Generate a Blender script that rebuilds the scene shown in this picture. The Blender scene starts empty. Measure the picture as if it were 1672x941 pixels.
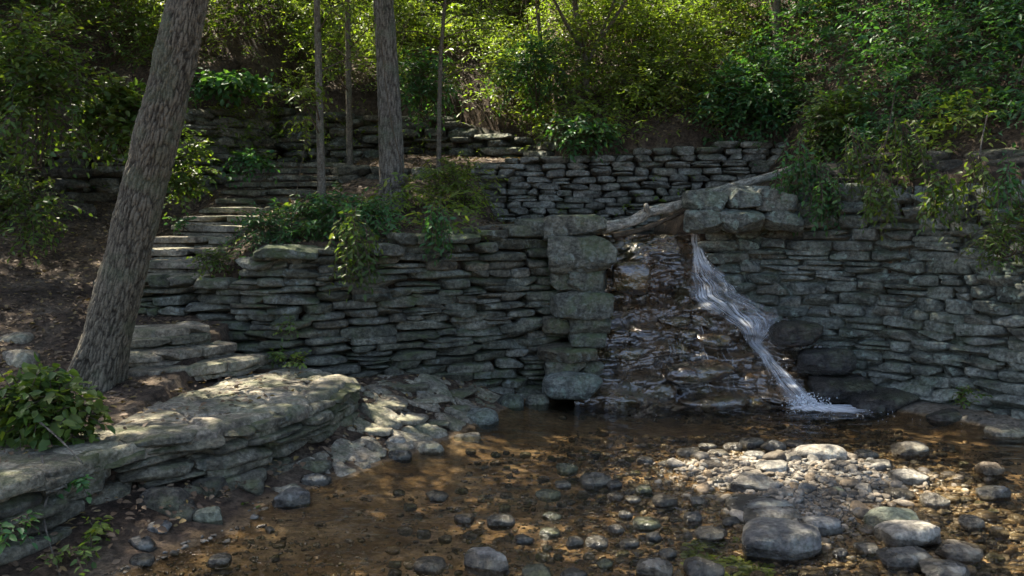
import bpy, math, random
import numpy as np
from mathutils import Vector
R = np.random.default_rng(7)
random.seed(7)
scene = bpy.context.scene
COL = scene.collection

# ------------------------------------------------------------------ camera model (used to place measured points at real depths)
F, CX, CY, HOR = 1391.0, 836.0, 470.5, 345.0
PITCH = math.atan((CY - HOR) / F)
H = 1.7
_fw = np.array([0, math.cos(PITCH), -math.sin(PITCH)]); _up = np.array([0, math.sin(PITCH), math.cos(PITCH)])
def ray(px, py):
    return _fw + np.array([1.0, 0, 0]) * ((px - CX) / F) + _up * ((CY - py) / F)
def P(px, py, D):
    r = ray(px, py); r = r * (D / r[1]); return np.array([r[0], r[1], r[2] + H])
def G(px, py, z):
    r = ray(px, py); r = r * ((z - H) / r[2]); return np.array([r[0], r[1], z])
def project(p):
    d = p - np.array([0, 0, H])
    w = d @ _fw
    return CX + F * d[..., 0] / w, CY - F * (d @ _up) / w, w

# ------------------------------------------------------------------ noise
def _hash(i, j, k, seed):
    h = (i.astype(np.int64) * 374761393 + j.astype(np.int64) * 668265263 + k.astype(np.int64) * 2147483647 + seed * 1274126177) & 0xFFFFFFFF
    h = ((h ^ (h >> 13)) * 1274126177) & 0xFFFFFFFF
    h = ((h ^ (h >> 16)) * 2246822519) & 0xFFFFFFFF
    return ((h ^ (h >> 15)) & 0xFFFFFF) / float(0xFFFFFF)
def vnoise(p, seed=0):
    p = np.asarray(p, float); i = np.floor(p); f = p - i; i = i.astype(np.int64); u = f * f * f * (f * (f * 6 - 15) + 10)
    out = 0
    for a in (0, 1):
        for b in (0, 1):
            for c in (0, 1):
                w = (u[..., 0] if a else 1 - u[..., 0]) * (u[..., 1] if b else 1 - u[..., 1]) * (u[..., 2] if c else 1 - u[..., 2])
                out = out + w * _hash(i[..., 0] + a, i[..., 1] + b, i[..., 2] + c, seed)
    return out * 2 - 1
def fbm(p, o=4, seed=0, g=.5):
    s, a, t = 0, 1.0, 0
    for q in range(o):
        s = s + a * vnoise(p * (2.03 ** q) + q * 17.3, seed + q); t += a; a *= g
    return s / t
def worley(p, seed=0):
    i = np.floor(p).astype(np.int64); f1 = np.full(p.shape[:-1], 9.); f2 = f1.copy(); idd = np.zeros(p.shape[:-1])
    for a in (-1, 0, 1):
        for b in (-1, 0, 1):
            for c in (-1, 0, 1):
                q = i + np.array([a, b, c])
                o = np.stack([_hash(q[..., 0], q[..., 1], q[..., 2], seed + t) for t in (0, 1, 2)], -1)
                d = np.linalg.norm(q + o - p, axis=-1)
                n = d < f1
                f2 = np.where(n, f1, np.minimum(f2, d)); idd = np.where(n, o[..., 0], idd); f1 = np.where(n, d, f1)
    return f1, f2, idd
def noise2(x, y, s, seed=0, o=3):
    return fbm(np.stack([np.asarray(x) * s, np.asarray(y) * s, np.zeros_like(np.asarray(x, float)) + .37], -1), o, seed)
def sm(x, a, b):
    t = np.clip((x - a) / (b - a), 0, 1); return t * t * (3 - 2 * t)
def unit(v):
    return v / np.maximum(np.linalg.norm(v, axis=-1, keepdims=True), 1e-9)

# ------------------------------------------------------------------ mesh helpers
def mesh(name, V, faces, mats, rnd=None, midx=None, vec=None, smooth=True, sharp=None):
    """faces: list of int arrays (n,k)"""
    V = np.asarray(V, np.float32).reshape(-1, 3)
    me = bpy.data.meshes.new(name)
    faces = [np.asarray(f, np.int32) for f in faces if len(f)]
    me.vertices.add(len(V)); me.vertices.foreach_set('co', V.ravel())
    loops = np.concatenate([f.ravel() for f in faces]); tot = np.concatenate([np.full(len(f), f.shape[1], np.int32) for f in faces])
    start = np.concatenate([[0], np.cumsum(tot)[:-1]]).astype(np.int32)
    me.loops.add(len(loops)); me.loops.foreach_set('vertex_index', loops)
    me.polygons.add(len(tot)); me.polygons.foreach_set('loop_start', start); me.polygons.foreach_set('loop_total', tot)
    me.polygons.foreach_set('use_smooth', np.full(len(tot), smooth))
    if midx is not None: me.polygons.foreach_set('material_index', np.asarray(midx, np.int32))
    for m in (mats if isinstance(mats, (list, tuple)) else [mats]): me.materials.append(m)
    if rnd is not None:
        a = me.attributes.new('rnd', 'FLOAT', 'POINT'); a.data.foreach_set('value', np.asarray(rnd, np.float32).ravel())
    if vec is not None:
        a = me.attributes.new('bark', 'FLOAT_VECTOR', 'POINT'); a.data.foreach_set('vector', np.asarray(vec, np.float32).ravel())
    me.update(calc_edges=True)
    if sharp: me.set_sharp_from_angle(angle=math.radians(sharp))
    return me
def tag(o, label=None, cat=None, group=None, kind=None):
    for k, v in (('label', label), ('category', cat), ('group', group), ('kind', kind)):
        if v: o[k] = v
    return o
def link(name, me, parent=None):
    o = bpy.data.objects.new(name, me); COL.objects.link(o)
    if parent is not None:
        o.parent = parent
        o.matrix_parent_inverse = parent.matrix_world.inverted() if False else o.matrix_parent_inverse
    return o
def empty(name, label, cat, loc=(0, 0, 0), group=None):
    o = bpy.data.objects.new(name, None); COL.objects.link(o); o.empty_display_size = .1
    o.location = loc; return tag(o, label, cat, group)
def rebase(V, loc): return np.asarray(V).reshape(-1, 3) - np.asarray(loc)

_T = {}
def cubesphere(n):
    if n in _T: return _T[n]
    g = np.linspace(-1, 1, n + 1); key = {}; V = []; Fs = []
    def vid(p):
        k = tuple(np.round(p, 5))
        if k not in key: key[k] = len(V); V.append(p)
        return key[k]
    for ax in range(3):
        for sg in (-1, 1):
            for i in range(n):
                for j in range(n):
                    q = []
                    for (a, b) in ((i, j), (i + 1, j), (i + 1, j + 1), (i, j + 1)):
                        p = [0, 0, 0]; p[ax] = sg; p[(ax + 1) % 3] = g[a]; p[(ax + 2) % 3] = g[b]; q.append(vid(tuple(p)))
                    Fs.append(q if sg > 0 else q[::-1])
    _T[n] = (np.array(V, float), np.array(Fs)); return _T[n]
def rotm(yaw, pitch, roll):
    yaw, pitch, roll = np.broadcast_arrays(np.asarray(yaw, float), np.asarray(pitch, float), np.asarray(roll, float))
    cz, sz, cx, sx, cy, sy = np.cos(yaw), np.sin(yaw), np.cos(pitch), np.sin(pitch), np.cos(roll), np.sin(roll)
    o, z = np.ones_like(cz), np.zeros_like(cz)
    A = np.stack([np.stack([cz, -sz, z], -1), np.stack([sz, cz, z], -1), np.stack([z, z, o], -1)], -2)
    B = np.stack([np.stack([o, z, z], -1), np.stack([z, cx, -sx], -1), np.stack([z, sx, cx], -1)], -2)
    C = np.stack([np.stack([cy, z, sy], -1), np.stack([z, o, z], -1), np.stack([-sy, z, cy], -1)], -2)
    return A @ B @ C
def stones(cen, half, rot, ex, seed, n=6, amp=.06, chops=3, rnd=None, chop_d=(.74, .98)):
    """vectorised lumpy stones -> V, F, rnd"""
    cen = np.atleast_2d(cen); half = np.atleast_2d(half); N = len(cen); T, FF = cubesphere(n)
    rg = np.random.default_rng(seed)
    ex = np.broadcast_to(ex, (N,))[:, None]
    c = T[None]
    r = (np.sum(np.abs(c) ** ex[..., None], -1)) ** (1 / ex)
    V = c / r[..., None]
    for q in range(chops):
        nn = unit(rg.normal(size=(N, 3)) * np.array([1, 1, .8])); d = rg.uniform(*chop_d, size=(N, 1))
        ov = np.maximum(0, np.einsum('nvk,nk->nv', V, nn) - d); V = V - ov[..., None] * nn[:, None, :] * .9
    off = rg.uniform(0, 80, size=(N, 1, 3))
    k = half / half.max(1, keepdims=True)
    U = V * k[:, None, :]
    d = fbm(U * 1.6 + off, 2, seed) * 1.0 + .5 * fbm(U * 4.5 + off, 2, seed + 9) + .25 * fbm(U * 11 + off, 1, seed + 5)
    V = V * half[:, None, :] + unit(V) * (d * amp * np.sqrt(half.min(1, keepdims=True) * half.max(1, keepdims=True)) * 1.6)[..., None]
    V = np.einsum('nij,nvj->nvi', np.broadcast_to(rot, (N, 3, 3)), V) + cen[:, None, :]
    Fa = (FF[None] + (np.arange(N) * len(T))[:, None, None]).reshape(-1, 4)
    if rnd is None: rnd = rg.uniform(size=N)
    return V.reshape(-1, 3), Fa, np.repeat(rnd, len(T))
def tube(pts, rad, ns=10, bark=None, seed=0, cap=True):
    pts = np.asarray(pts, float); n = len(pts); t = unit(np.gradient(pts, axis=0))
    a = np.cross(t, np.array([.13, .97, .21])); a = unit(a); b = np.cross(t, a)
    L = np.concatenate([[0], np.cumsum(np.linalg.norm(np.diff(pts, axis=0), axis=1))])
    th = np.linspace(0, 2 * np.pi, ns, endpoint=False)
    dirs = np.cos(th)[None, :, None] * a[:, None] + np.sin(th)[None, :, None] * b[:, None]
    rad = np.broadcast_to(np.asarray(rad, float), (n,)); rr = np.repeat(rad[:, None], ns, 1)
    r0 = np.median(rad)
    bc = np.stack([np.cos(th)[None] * np.ones((n, 1)) * r0, np.sin(th)[None] * np.ones((n, 1)) * r0, np.repeat(L[:, None], ns, 1)], -1)
    rid = None
    if bark: rid = bark(bc, seed); rr = rr + rid
    V = pts[:, None] + dirs * rr[..., None]
    i = np.arange(n - 1)[:, None] * ns; j = np.arange(ns)[None]; j2 = (j + 1) % ns
    Fq = np.stack([i + j, i + j2, i + ns + j2, i + ns + j], -1).reshape(-1, 4)
    V = V.reshape(-1, 3); bc = bc.reshape(-1, 3); fs = [Fq]
    global LR
    LR = None
    if rid is not None: rg_ = bark.ridge(bc.reshape(n, ns, 3), seed) if hasattr(bark, 'ridge') else rid; LR = ((rg_ - rg_.min()) / (rg_.max() - rg_.min())).ravel()
    if cap and LR is not None: LR = np.concatenate([LR, [.5, .5]])
    if cap:
        V = np.concatenate([V, pts[:1], pts[-1:]]); bc = np.concatenate([bc, bc[:1], bc[-1:]]); k = n * ns
        q = np.arange(ns); q2 = (q + 1) % ns
        fs.append(np.concatenate([np.stack([q2, q, np.full(ns, k)], -1), np.stack([(n - 1) * ns + q, (n - 1) * ns + q2, np.full(ns, k + 1)], -1)]))
    return V, fs, bc
def spline(pts, n):
    pts = np.asarray(pts, float); k = len(pts); out = []
    E = np.concatenate([[2 * pts[0] - pts[1]], pts, [2 * pts[-1] - pts[-2]]])
    for u in np.linspace(0, k - 1 - 1e-6, n):
        i = int(u); t = u - i; p0, p1, p2, p3 = E[i:i + 4]
        out.append(.5 * ((2 * p1) + (-p0 + p2) * t + (2 * p0 - 5 * p1 + 4 * p2 - p3) * t * t + (-p0 + 3 * p1 - 3 * p2 + p3) * t ** 3))
    return np.array(out)

# leaves: six-point blades folded along the midrib
def leaves(pos, d, nrm, size, asp, rnd):
    N = len(pos); d = unit(d); s = unit(np.cross(d, nrm)); u = np.cross(s, d)
    sz = np.asarray(size).reshape(-1, 1) * np.ones((N, 1)); w = sz * np.asarray(asp).reshape(-1, 1)
    V = np.stack([pos, pos + d * sz * .28 + s * w * .46 + u * w * .16, pos + d * sz * .66 + s * w * .38 + u * w * .1, pos + d * sz - u * sz * .08,
                  pos + d * sz * .66 - s * w * .38 + u * w * .1, pos + d * sz * .28 - s * w * .46 + u * w * .16], 1)
    b = np.arange(N)[:, None] * 6
    Fq = np.concatenate([b + np.array([0, 1, 2, 3]), b + np.array([0, 3, 4, 5])])
    return V.reshape(-1, 3), Fq, np.repeat(rnd, 6)
def sprays(org, dirs, L, k, lsize, asp=.5, droop=.25, seed=1, upb=.9, twig=True, rndbase=None, lay=.45):
    rg = np.random.default_rng(seed); M = len(org); dirs = unit(dirs)
    L = np.broadcast_to(L, (M,)); t = np.linspace(.12, 1, k)[None]
    pos = org[:, None] + dirs[:, None] * (t * L[:, None])[..., None]
    pos[..., 2] -= droop * (t ** 2) * L[:, None]
    tang = dirs[:, None] * np.ones((1, k, 1)); tang = tang - np.array([0, 0, 1.]) * (2 * droop * t)[..., None]; tang = unit(tang)
    side = unit(np.cross(tang, np.array([0, 0, 1.]) + rg.normal(size=(M, 1, 3)) * .2))
    sg = np.where(np.arange(k) % 2 == 0, 1, -1)[None, :, None]
    ld = tang * lay + side * sg * (1 - .75 * (t[..., None] > .97)) + rg.normal(size=(M, k, 3)) * .28 - np.array([0, 0, .18])
    nr = np.array([0, 0, upb]) + rg.normal(size=(M, k, 3)) * .45 + unit(dirs)[:, None] * .15
    sz = lsize * rg.uniform(.6, 1.15, size=(M, k)) * (1 - .35 * np.abs(t - .5))
    rb = rg.uniform(size=M) if rndbase is None else rndbase
    rn = np.clip(rb[:, None] * .75 + rg.uniform(size=(M, k)) * .25, 0, 1)
    V, Fq, rr = leaves(pos.reshape(-1, 3), ld.reshape(-1, 3), nr.reshape(-1, 3), sz.ravel(), asp * rg.uniform(.85, 1.15, M * k), rn.ravel())
    mi = np.zeros(len(Fq), np.int32)
    if twig:
        w = lsize * .035 + .0012
        p0, p1 = org, pos[:, -1]; pm = pos[:, k // 2]
        s = unit(np.cross(dirs, np.array([.1, .2, 1.]))) * w; u = unit(np.cross(s, dirs)) * w
        TV = np.stack([p0 + s, p0 - s * .5 + u, p0 - s * .5 - u, pm + s * .8, pm - s * .4 + u * .8, pm - s * .4 - u * .8, p1 + s * .3, p1 - s * .2 + u * .3, p1 - s * .2 - u * .3], 1).reshape(-1, 3)
        b = np.arange(M)[:, None] * 9 + len(V)
        TF = np.concatenate([b + np.array(q) for q in ([0, 1, 4, 3], [1, 2, 5, 4], [2, 0, 3, 5], [3, 4, 7, 6], [4, 5, 8, 7], [5, 3, 6, 8])])
        V = np.concatenate([V, TV]); Fq = np.concatenate([Fq, TF]); rr = np.concatenate([rr, np.repeat(rb, 9)]); mi = np.concatenate([mi, np.ones(len(TF), np.int32)])
    return V, Fq, rr, mi

# ------------------------------------------------------------------ materials
class NT:
    def __init__(s, name):
        s.m = bpy.data.materials.new(name); s.m.use_nodes = True; s.t = s.m.node_tree; s.t.nodes.clear()
        s.out = s.n('ShaderNodeOutputMaterial')
    def n(s, typ, **kw):
        x = s.t.nodes.new(typ)
        for k, v in kw.items(): setattr(x, k, v)
        return x
    def l(s, a, b): s.t.links.new(a, b)
    def set(s, sock, v):
        if isinstance(v, bpy.types.NodeSocket): s.l(v, sock)
        elif v is not None:
            if isinstance(v, tuple) and len(v) == 3 and sock.type == 'RGBA': v = (*v, 1)
            sock.default_value = v
    def coord(s, scale=(1, 1, 1), src='Object', attr=None):
        if attr: o = s.n('ShaderNodeAttribute', attribute_name=attr).outputs['Vector']
        else: o = s.n('ShaderNodeTexCoord').outputs[src]
        m = s.n('ShaderNodeMapping'); s.l(o, m.inputs[0]); m.inputs['Scale'].default_value = scale; return m.outputs[0]
    def noise(s, v, sc, det=4, ro=.55, dist=0.):
        x = s.n('ShaderNodeTexNoise'); s.l(v, x.inputs['Vector']); x.inputs['Scale'].default_value = sc; x.inputs['Detail'].default_value = det
        x.inputs['Roughness'].default_value = ro; x.inputs['Distortion'].default_value = dist
        y = s.n('ShaderNodeMath', operation='MULTIPLY_ADD'); s.l(x.outputs['Fac'], y.inputs[0]); y.inputs[1].default_value = 1.9; y.inputs[2].default_value = -.45; return y.outputs[0]
    def vor(s, v, sc, feat='DISTANCE_TO_EDGE'):
        x = s.n('ShaderNodeTexVoronoi', feature=feat); s.l(v, x.inputs['Vector']); x.inputs['Scale'].default_value = sc; return x.outputs['Distance']
    def ramp(s, f, stops, interp='LINEAR'):
        x = s.n('ShaderNodeValToRGB'); s.l(f, x.inputs[0]); cr = x.color_ramp; cr.interpolation = interp
        while len(cr.elements) < len(stops): cr.elements.new(.5)
        for e, (p, c) in zip(cr.elements, stops):
            e.position = p; e.color = (c, c, c, 1) if isinstance(c, (int, float)) else (*c, 1)
        return x.outputs[0]
    def mix(s, f, a, b, mode='MIX'):
        x = s.n('ShaderNodeMix', data_type='RGBA', blend_type=mode); s.set(x.inputs[0], f); s.set(x.inputs[6], a); s.set(x.inputs[7], b); return x.outputs[2]
    def math(s, op, a, b=0.):
        x = s.n('ShaderNodeMath', operation=op); s.set(x.inputs[0], a); s.set(x.inputs[1], b); return x.outputs[0]
    def bump(s, h, st, dist, nrm=None):
        x = s.n('ShaderNodeBump'); s.l(h, x.inputs['Height']); x.inputs['Strength'].default_value = st; x.inputs['Distance'].default_value = dist
        if nrm is not None: s.l(nrm, x.inputs['Normal'])
        return x.outputs[0]
    def attr(s, a='rnd'): return s.n('ShaderNodeAttribute', attribute_name=a).outputs['Fac']
    def bsdf(s, col, rough, nrm=None, spec=.5, **kw):
        x = s.n('ShaderNodeBsdfPrincipled'); s.set(x.inputs['Base Color'], col); s.set(x.inputs['Roughness'], rough)
        x.inputs['Specular IOR Level'].default_value = spec
        if nrm is not None: s.l(nrm, x.inputs['Normal'])
        for k, v in kw.items(): s.set(x.inputs[k], v)
        s.l(x.outputs[0], s.out.inputs[0]); return x.outputs[0]

def stone_mat(name, cols, moss=.5, lichen=.5, rough=.85, mosscol=(.052, .068, .024), lichcol=(.34, .38, .34), bump=.9, gain=1., spec=.3, wet_z=None, flat=1.8, wetc=(.38, .36, .32)):
    t = NT(name); v = t.coord((1, 1, flat)); v1 = t.coord()
    k = len(cols)
    c = t.ramp(t.attr(), [(i / (k - 1), tuple(q * gain for q in col)) for i, col in enumerate(cols)])
    n1 = t.noise(v, 5, 8, .62); n2 = t.noise(v1, 34, 6, .7); n3 = t.noise(v1, 1.9, 5, .6)
    c = t.mix(1., c, t.ramp(n1, [(.2, .4), (.5, .95), (.8, 1.6)]), 'MULTIPLY')
    c = t.mix(.85, c, t.ramp(n2, [(.22, .35), (.5, .95), (.8, 1.7)]), 'MULTIPLY')
    if lichen:
        lm = t.math('MULTIPLY', t.ramp(t.noise(v1, 13, 5, .65, .4), [(.58, 0.), (.74, 1.)]), t.ramp(n3, [(.42, 0.), (.66, lichen)]))
        c = t.mix(lm, c, lichcol)
    if moss:
        gz = t.n('ShaderNodeNewGeometry').outputs['Normal']; sx = t.n('ShaderNodeSeparateXYZ'); t.l(gz, sx.inputs[0])
        up = t.math('MULTIPLY', sx.outputs[2], .16)
        mm = t.ramp(t.math('ADD', t.noise(v1, 3.1, 7, .68), up), [(.55, 0.), (.85, moss)])
        c = t.mix(mm, c, t.mix(t.noise(v1, 40, 3), mosscol, tuple(q * 2.1 for q in mosscol)))
    if wet_z is not None:      # the waterline keeps the lowest centimetres of a stone dark and wet
        g = t.n('ShaderNodeNewGeometry').outputs['Position']; s = t.n('ShaderNodeSeparateXYZ'); t.l(g, s.inputs[0])
        wz = t.math('ADD', s.outputs[2], t.math('MULTIPLY', t.math('SUBTRACT', n1, .5), .05))
        w = t.ramp(wz, [(wet_z, 1.), (wet_z + .012, 0.)])
        c = t.mix(w, c, t.mix(1., c, wetc, 'MULTIPLY')); rough = t.mix(w, (rough,) * 3, (.18,) * 3)
    b = t.bump(t.noise(v, 9, 9, .66), min(1., bump), .06); b = t.bump(t.noise(v1, 42, 5, .65), bump * .6, .014, b)
    b = t.bump(t.vor(t.coord((1, 1, 1.6)), 9.), bump * .18, .03, b)
    t.bsdf(c, rough, b, spec); return t.m

def leaf_mat(name, cols, tr=.35, rough=.45):
    t = NT(name); k = len(cols)
    c = t.ramp(t.attr(), [(i / (k - 1), col) for i, col in enumerate(cols)])
    c = t.mix(.5, c, t.ramp(t.noise(t.coord(), 2.2, 3), [(.3, .6), (.7, 1.4)]), 'MULTIPLY')
    p = t.bsdf(c, rough, None, .35)
    tb = t.n('ShaderNodeBsdfTranslucent'); t.set(tb.inputs[0], t.mix(1., c, (1.6, 1.7, .5), 'MULTIPLY'))
    m = t.n('ShaderNodeMixShader'); m.inputs[0].default_value = tr; t.l(p, m.inputs[1]); t.l(tb.outputs[0], m.inputs[2]); t.l(m.outputs[0], t.out.inputs[0]); return t.m

GREYS = [(.08, .08, .055), (.125, .125, .092), (.17, .166, .128), (.105, .115, .088), (.12, .104, .07), (.15, .152, .118)]
M = {}
M['wall'] = stone_mat('dry_wall_stone', GREYS, .8, .55)
M['wall_green'] = stone_mat('lichened_stone', [(.125, .135, .11), (.17, .182, .152), (.22, .232, .2), (.14, .135, .105)], .5, .95, lichcol=(.30, .37, .31), mosscol=(.055, .075, .035))
M['wall_back'] = stone_mat('squared_wall_stone', [(.15, .142, .11), (.21, .202, .165), (.25, .24, .2), (.185, .175, .135)], .5, .5)
M['wall_dark'] = stone_mat('dark_stone', [(.06, .052, .038), (.10, .09, .068), (.08, .068, .05)], .5, .1)  # darker stone tone for one wall, wall cores, ledges and a few boulders
M['mossy'] = stone_mat('mossy_step_stone', [(.13, .118, .078), (.175, .157, .108), (.205, .187, .132), (.15, .138, .1)], .75, .3, mosscol=(.055, .065, .022))
M['flag'] = stone_mat('flagstone', [(.19, .165, .118), (.24, .205, .15), (.21, .188, .14)], .45, .25, bump=.6, flat=1.)
M['river'] = stone_mat('river_stone', [(.12, .105, .08), (.19, .17, .135), (.24, .22, .18), (.155, .15, .13), (.18, .14, .095)], .12, .25, .7, bump=.6, wet_z=.04, flat=1.2)
M['river_dark'] = stone_mat('river_stone_grey', [(.085, .082, .074), (.125, .122, .11), (.16, .156, .142)], .15, .25, .6, bump=.6, wet_z=.04, flat=1.2)
M['river_green'] = stone_mat('river_stone_green', [(.15, .16, .11), (.19, .2, .14), (.17, .17, .12)], .6, .2, .7, bump=.6, mosscol=(.07, .08, .02), wet_z=.04, flat=1.2)
M['gravel'] = stone_mat('gravel', [(.075, .06, .04), (.13, .108, .078), (.185, .16, .122), (.11, .105, .09), (.15, .105, .058)], 0, 0, .7, bump=.3, wet_z=.008, wetc=(.68, .62, .5))

def wet_mat():
    t = NT('wet_ledge_rock'); v = t.coord((1, 1, 1.7)); v1 = t.coord()
    n1 = t.noise(v, 4, 7, .62)
    c = t.ramp(n1, [(.2, (.012, .008, .004)), (.42, (.04, .026, .012)), (.62, (.09, .055, .026)), (.85, (.05, .037, .026))])
    c = t.mix(t.ramp(t.noise(v1, 2.1, 5), [(.55, 0.), (.8, .7)]), c, (.085, .048, .02))
    c = t.mix(t.ramp(t.noise(v1, 2.7, 6), [(.58, 0.), (.72, .55)]), c, (.04, .045, .015))
    b = t.bump(t.noise(v, 9, 5, .5), .5, .035); b = t.bump(t.noise(v1, 40, 3, .5, .3), .38, .01, b)
    x = t.bsdf(c, t.ramp(t.noise(v1, 6, 4), [(.3, .12), (.7, .35)]), b, .8, **{'Coat Weight': .8, 'Coat Roughness': .07, 'Coat IOR': 1.7})
    x.node.inputs['Coat Normal'].default_value; t.l(b, x.node.inputs['Coat Normal']); return t.m
M['wet'] = wet_mat()
M['wet_stone'] = stone_mat('wet_stone', [(.03, .026, .021), (.06, .052, .042), (.05, .05, .048), (.045, .033, .02)], .35, .12, .26, spec=.6)

def ground_mat():
    t = NT('forest_soil_and_stream_bed'); v = t.coord()
    n = t.noise(v, 2.2, 8, .65); f = t.noise(v, 26, 7, .72)
    soil = t.ramp(n, [(.28, (.04, .028, .018)), (.5, (.08, .056, .037)), (.72, (.125, .095, .064))])
    soil = t.mix(.8, soil, t.ramp(f, [(.3, .45), (.7, 1.6)]), 'MULTIPLY')
    bed = t.ramp(t.noise(v, 3.0, 6, .6), [(.25, (.10, .066, .034)), (.5, (.19, .128, .067)), (.75, (.28, .205, .12))])
    bed = t.mix(.7, bed, t.ramp(f, [(.3, .5), (.7, 1.5)]), 'MULTIPLY')
    bar = t.ramp(f, [(.3, (.10, .085, .062)), (.7, (.24, .21, .165))])
    g = t.n('ShaderNodeNewGeometry').outputs['Position']; s = t.n('ShaderNodeSeparateXYZ'); t.l(g, s.inputs[0])
    isx = t.ramp(t.math('MULTIPLY', t.math('ADD', s.outputs[0], t.math('MULTIPLY', n, .3)), .25), [(.10, 0.), (.18, 1.)])
    dry = t.mix(isx, soil, bar)
    zz = t.math('ADD', s.outputs[2], t.math('MULTIPLY', t.math('SUBTRACT', n, .5), .03))
    c = t.mix(t.ramp(zz, [(.004, 0.), (.02, 1.)]), bed, t.mix(t.ramp(s.outputs[2], [(.12, 0.), (.2, 1.)]), dry, soil))
    b = t.bump(f, .9, .03); b = t.bump(t.noise(v, 90, 4, .7), .6, .008, b)
    t.bsdf(c, .9, b, .2); return t.m
M['ground'] = ground_mat()

def water_mat(name='stream_water', tint=(.96, .9, .77), sc=(1, 1, 1), st=.35):
    t = NT(name); v = t.coord((1.0, 2.4, 1))
    h = t.noise(v, 3.2, 4, .55, .6); h2 = t.noise(v, 17, 3, .55, .4)
    b = t.bump(h, st, .06); b = t.bump(h2, st * .8, .012, b)
    fr = t.n('ShaderNodeFresnel'); fr.inputs[0].default_value = 1.33; t.l(b, fr.inputs['Normal'])
    tr = t.n('ShaderNodeBsdfTransparent'); t.set(tr.inputs[0], tint)
    gl = t.n('ShaderNodeBsdfGlossy'); gl.inputs['Roughness'].default_value = .04; t.l(b, gl.inputs['Normal'])
    m = t.n('ShaderNodeMixShader'); t.l(fr.outputs[0], m.inputs[0]); t.l(tr.outputs[0], m.inputs[1]); t.l(gl.outputs[0], m.inputs[2]); t.l(m.outputs[0], t.out.inputs[0]); return t.m
M['water'] = water_mat()

def fall_mat(sheet=False):
    t = NT('falling_water')
    a = t.attr()
    if sheet:      # long soft threads drawn out along the flow, finer and finer
        v = t.coord((2.4, .4, 1), attr='bark'); w_ = t.coord((7, .8, 1), attr='bark')
        k = t.math('ADD', t.math('MULTIPLY', t.noise(v, 1.6, 5, .62, .5), .55), t.math('MULTIPLY', t.noise(w_, 1.7, 4, .65, .3), .45))
        a = t.math('MULTIPLY', a, t.ramp(k, [(.34, .02), (.54, .45), (.76, 1.)]))
    d = t.n('ShaderNodeBsdfPrincipled'); t.set(d.inputs['Base Color'], (.86, .89, .92)); d.inputs['Roughness'].default_value = .35
    tl = t.n('ShaderNodeBsdfTranslucent'); t.set(tl.inputs[0], (.86, .89, .93))
    m0 = t.n('ShaderNodeMixShader'); m0.inputs[0].default_value = .22; t.l(d.outputs[0], m0.inputs[1]); t.l(tl.outputs[0], m0.inputs[2])
    tr = t.n('ShaderNodeBsdfTransparent')
    m = t.n('ShaderNodeMixShader'); t.l(a, m.inputs[0]); t.l(tr.outputs[0], m.inputs[1]); t.l(m0.outputs[0], m.inputs[2]); t.l(m.outputs[0], t.out.inputs[0]); return t.m
M['fall'] = fall_mat(); M['fall_sheet'] = fall_mat(True)

def bark_mat(name, dark, light, sc=1., rid=False):
    t = NT(name); v = t.coord((1, 1, .32), attr='bark'); v1 = t.coord(attr='bark')
    n = t.noise(v, 30 * sc, 6, .65); c = t.ramp(t.math('ADD', t.math('MULTIPLY', n, .35), t.math('MULTIPLY', t.attr(), .75)) if rid else n, [(.3, dark), (.72, light)])
    c = t.mix(t.ramp(t.noise(v1, 3.5, 5), [(.5, 0.), (.72, .6)]), c, tuple(q * .9 for q in (light[0] * .75, light[1] * .95, light[2] * .8)))
    c = t.mix(.6, c, t.ramp(t.noise(v1, 70, 4, .7), [(.3, .6), (.7, 1.4)]), 'MULTIPLY')
    b = t.bump(t.vor(v, 22 * sc), .6, .02); b = t.bump(t.noise(v, 60 * sc, 6, .7), .7, .01, b)
    t.bsdf(c, .9, b, .2); return t.m
M['bark'] = bark_mat('furrowed_bark', (.022, .018, .012), (.125, .108, .076), 1., True)
M['bark_grey'] = bark_mat('grey_bark', (.04, .034, .026), (.155, .142, .115), 1.5, True)
M['bark_thin'] = bark_mat('sapling_bark', (.08, .068, .05), (.17, .15, .115), 2)
M['log'] = bark_mat('pale_dead_bark', (.12, .11, .085), (.36, .34, .28), 1.4)
M['twig'] = bark_mat('twig_bark', (.05, .038, .025), (.12, .095, .065), 2)
M['leaf_sun'] = leaf_mat('leaf_bright', [(.085, .135, .02), (.135, .185, .03), (.11, .165, .04), (.20, .215, .05)], .5)
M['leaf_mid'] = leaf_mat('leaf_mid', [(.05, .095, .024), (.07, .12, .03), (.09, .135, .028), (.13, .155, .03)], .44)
M['leaf_blue'] = leaf_mat('leaf_bluegreen', [(.036, .105, .045), (.05, .13, .05), (.06, .14, .045), (.09, .155, .04)], .42)
M['leaf_canopy'] = leaf_mat('leaf_canopy', [(.04, .075, .018), (.06, .1, .02)], .3)
M['litter'] = leaf_mat('fallen_leaf', [(.05, .03, .018), (.085, .055, .03), (.125, .08, .045), (.16, .115, .07), (.16, .11, .03)], .12, .7)

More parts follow.
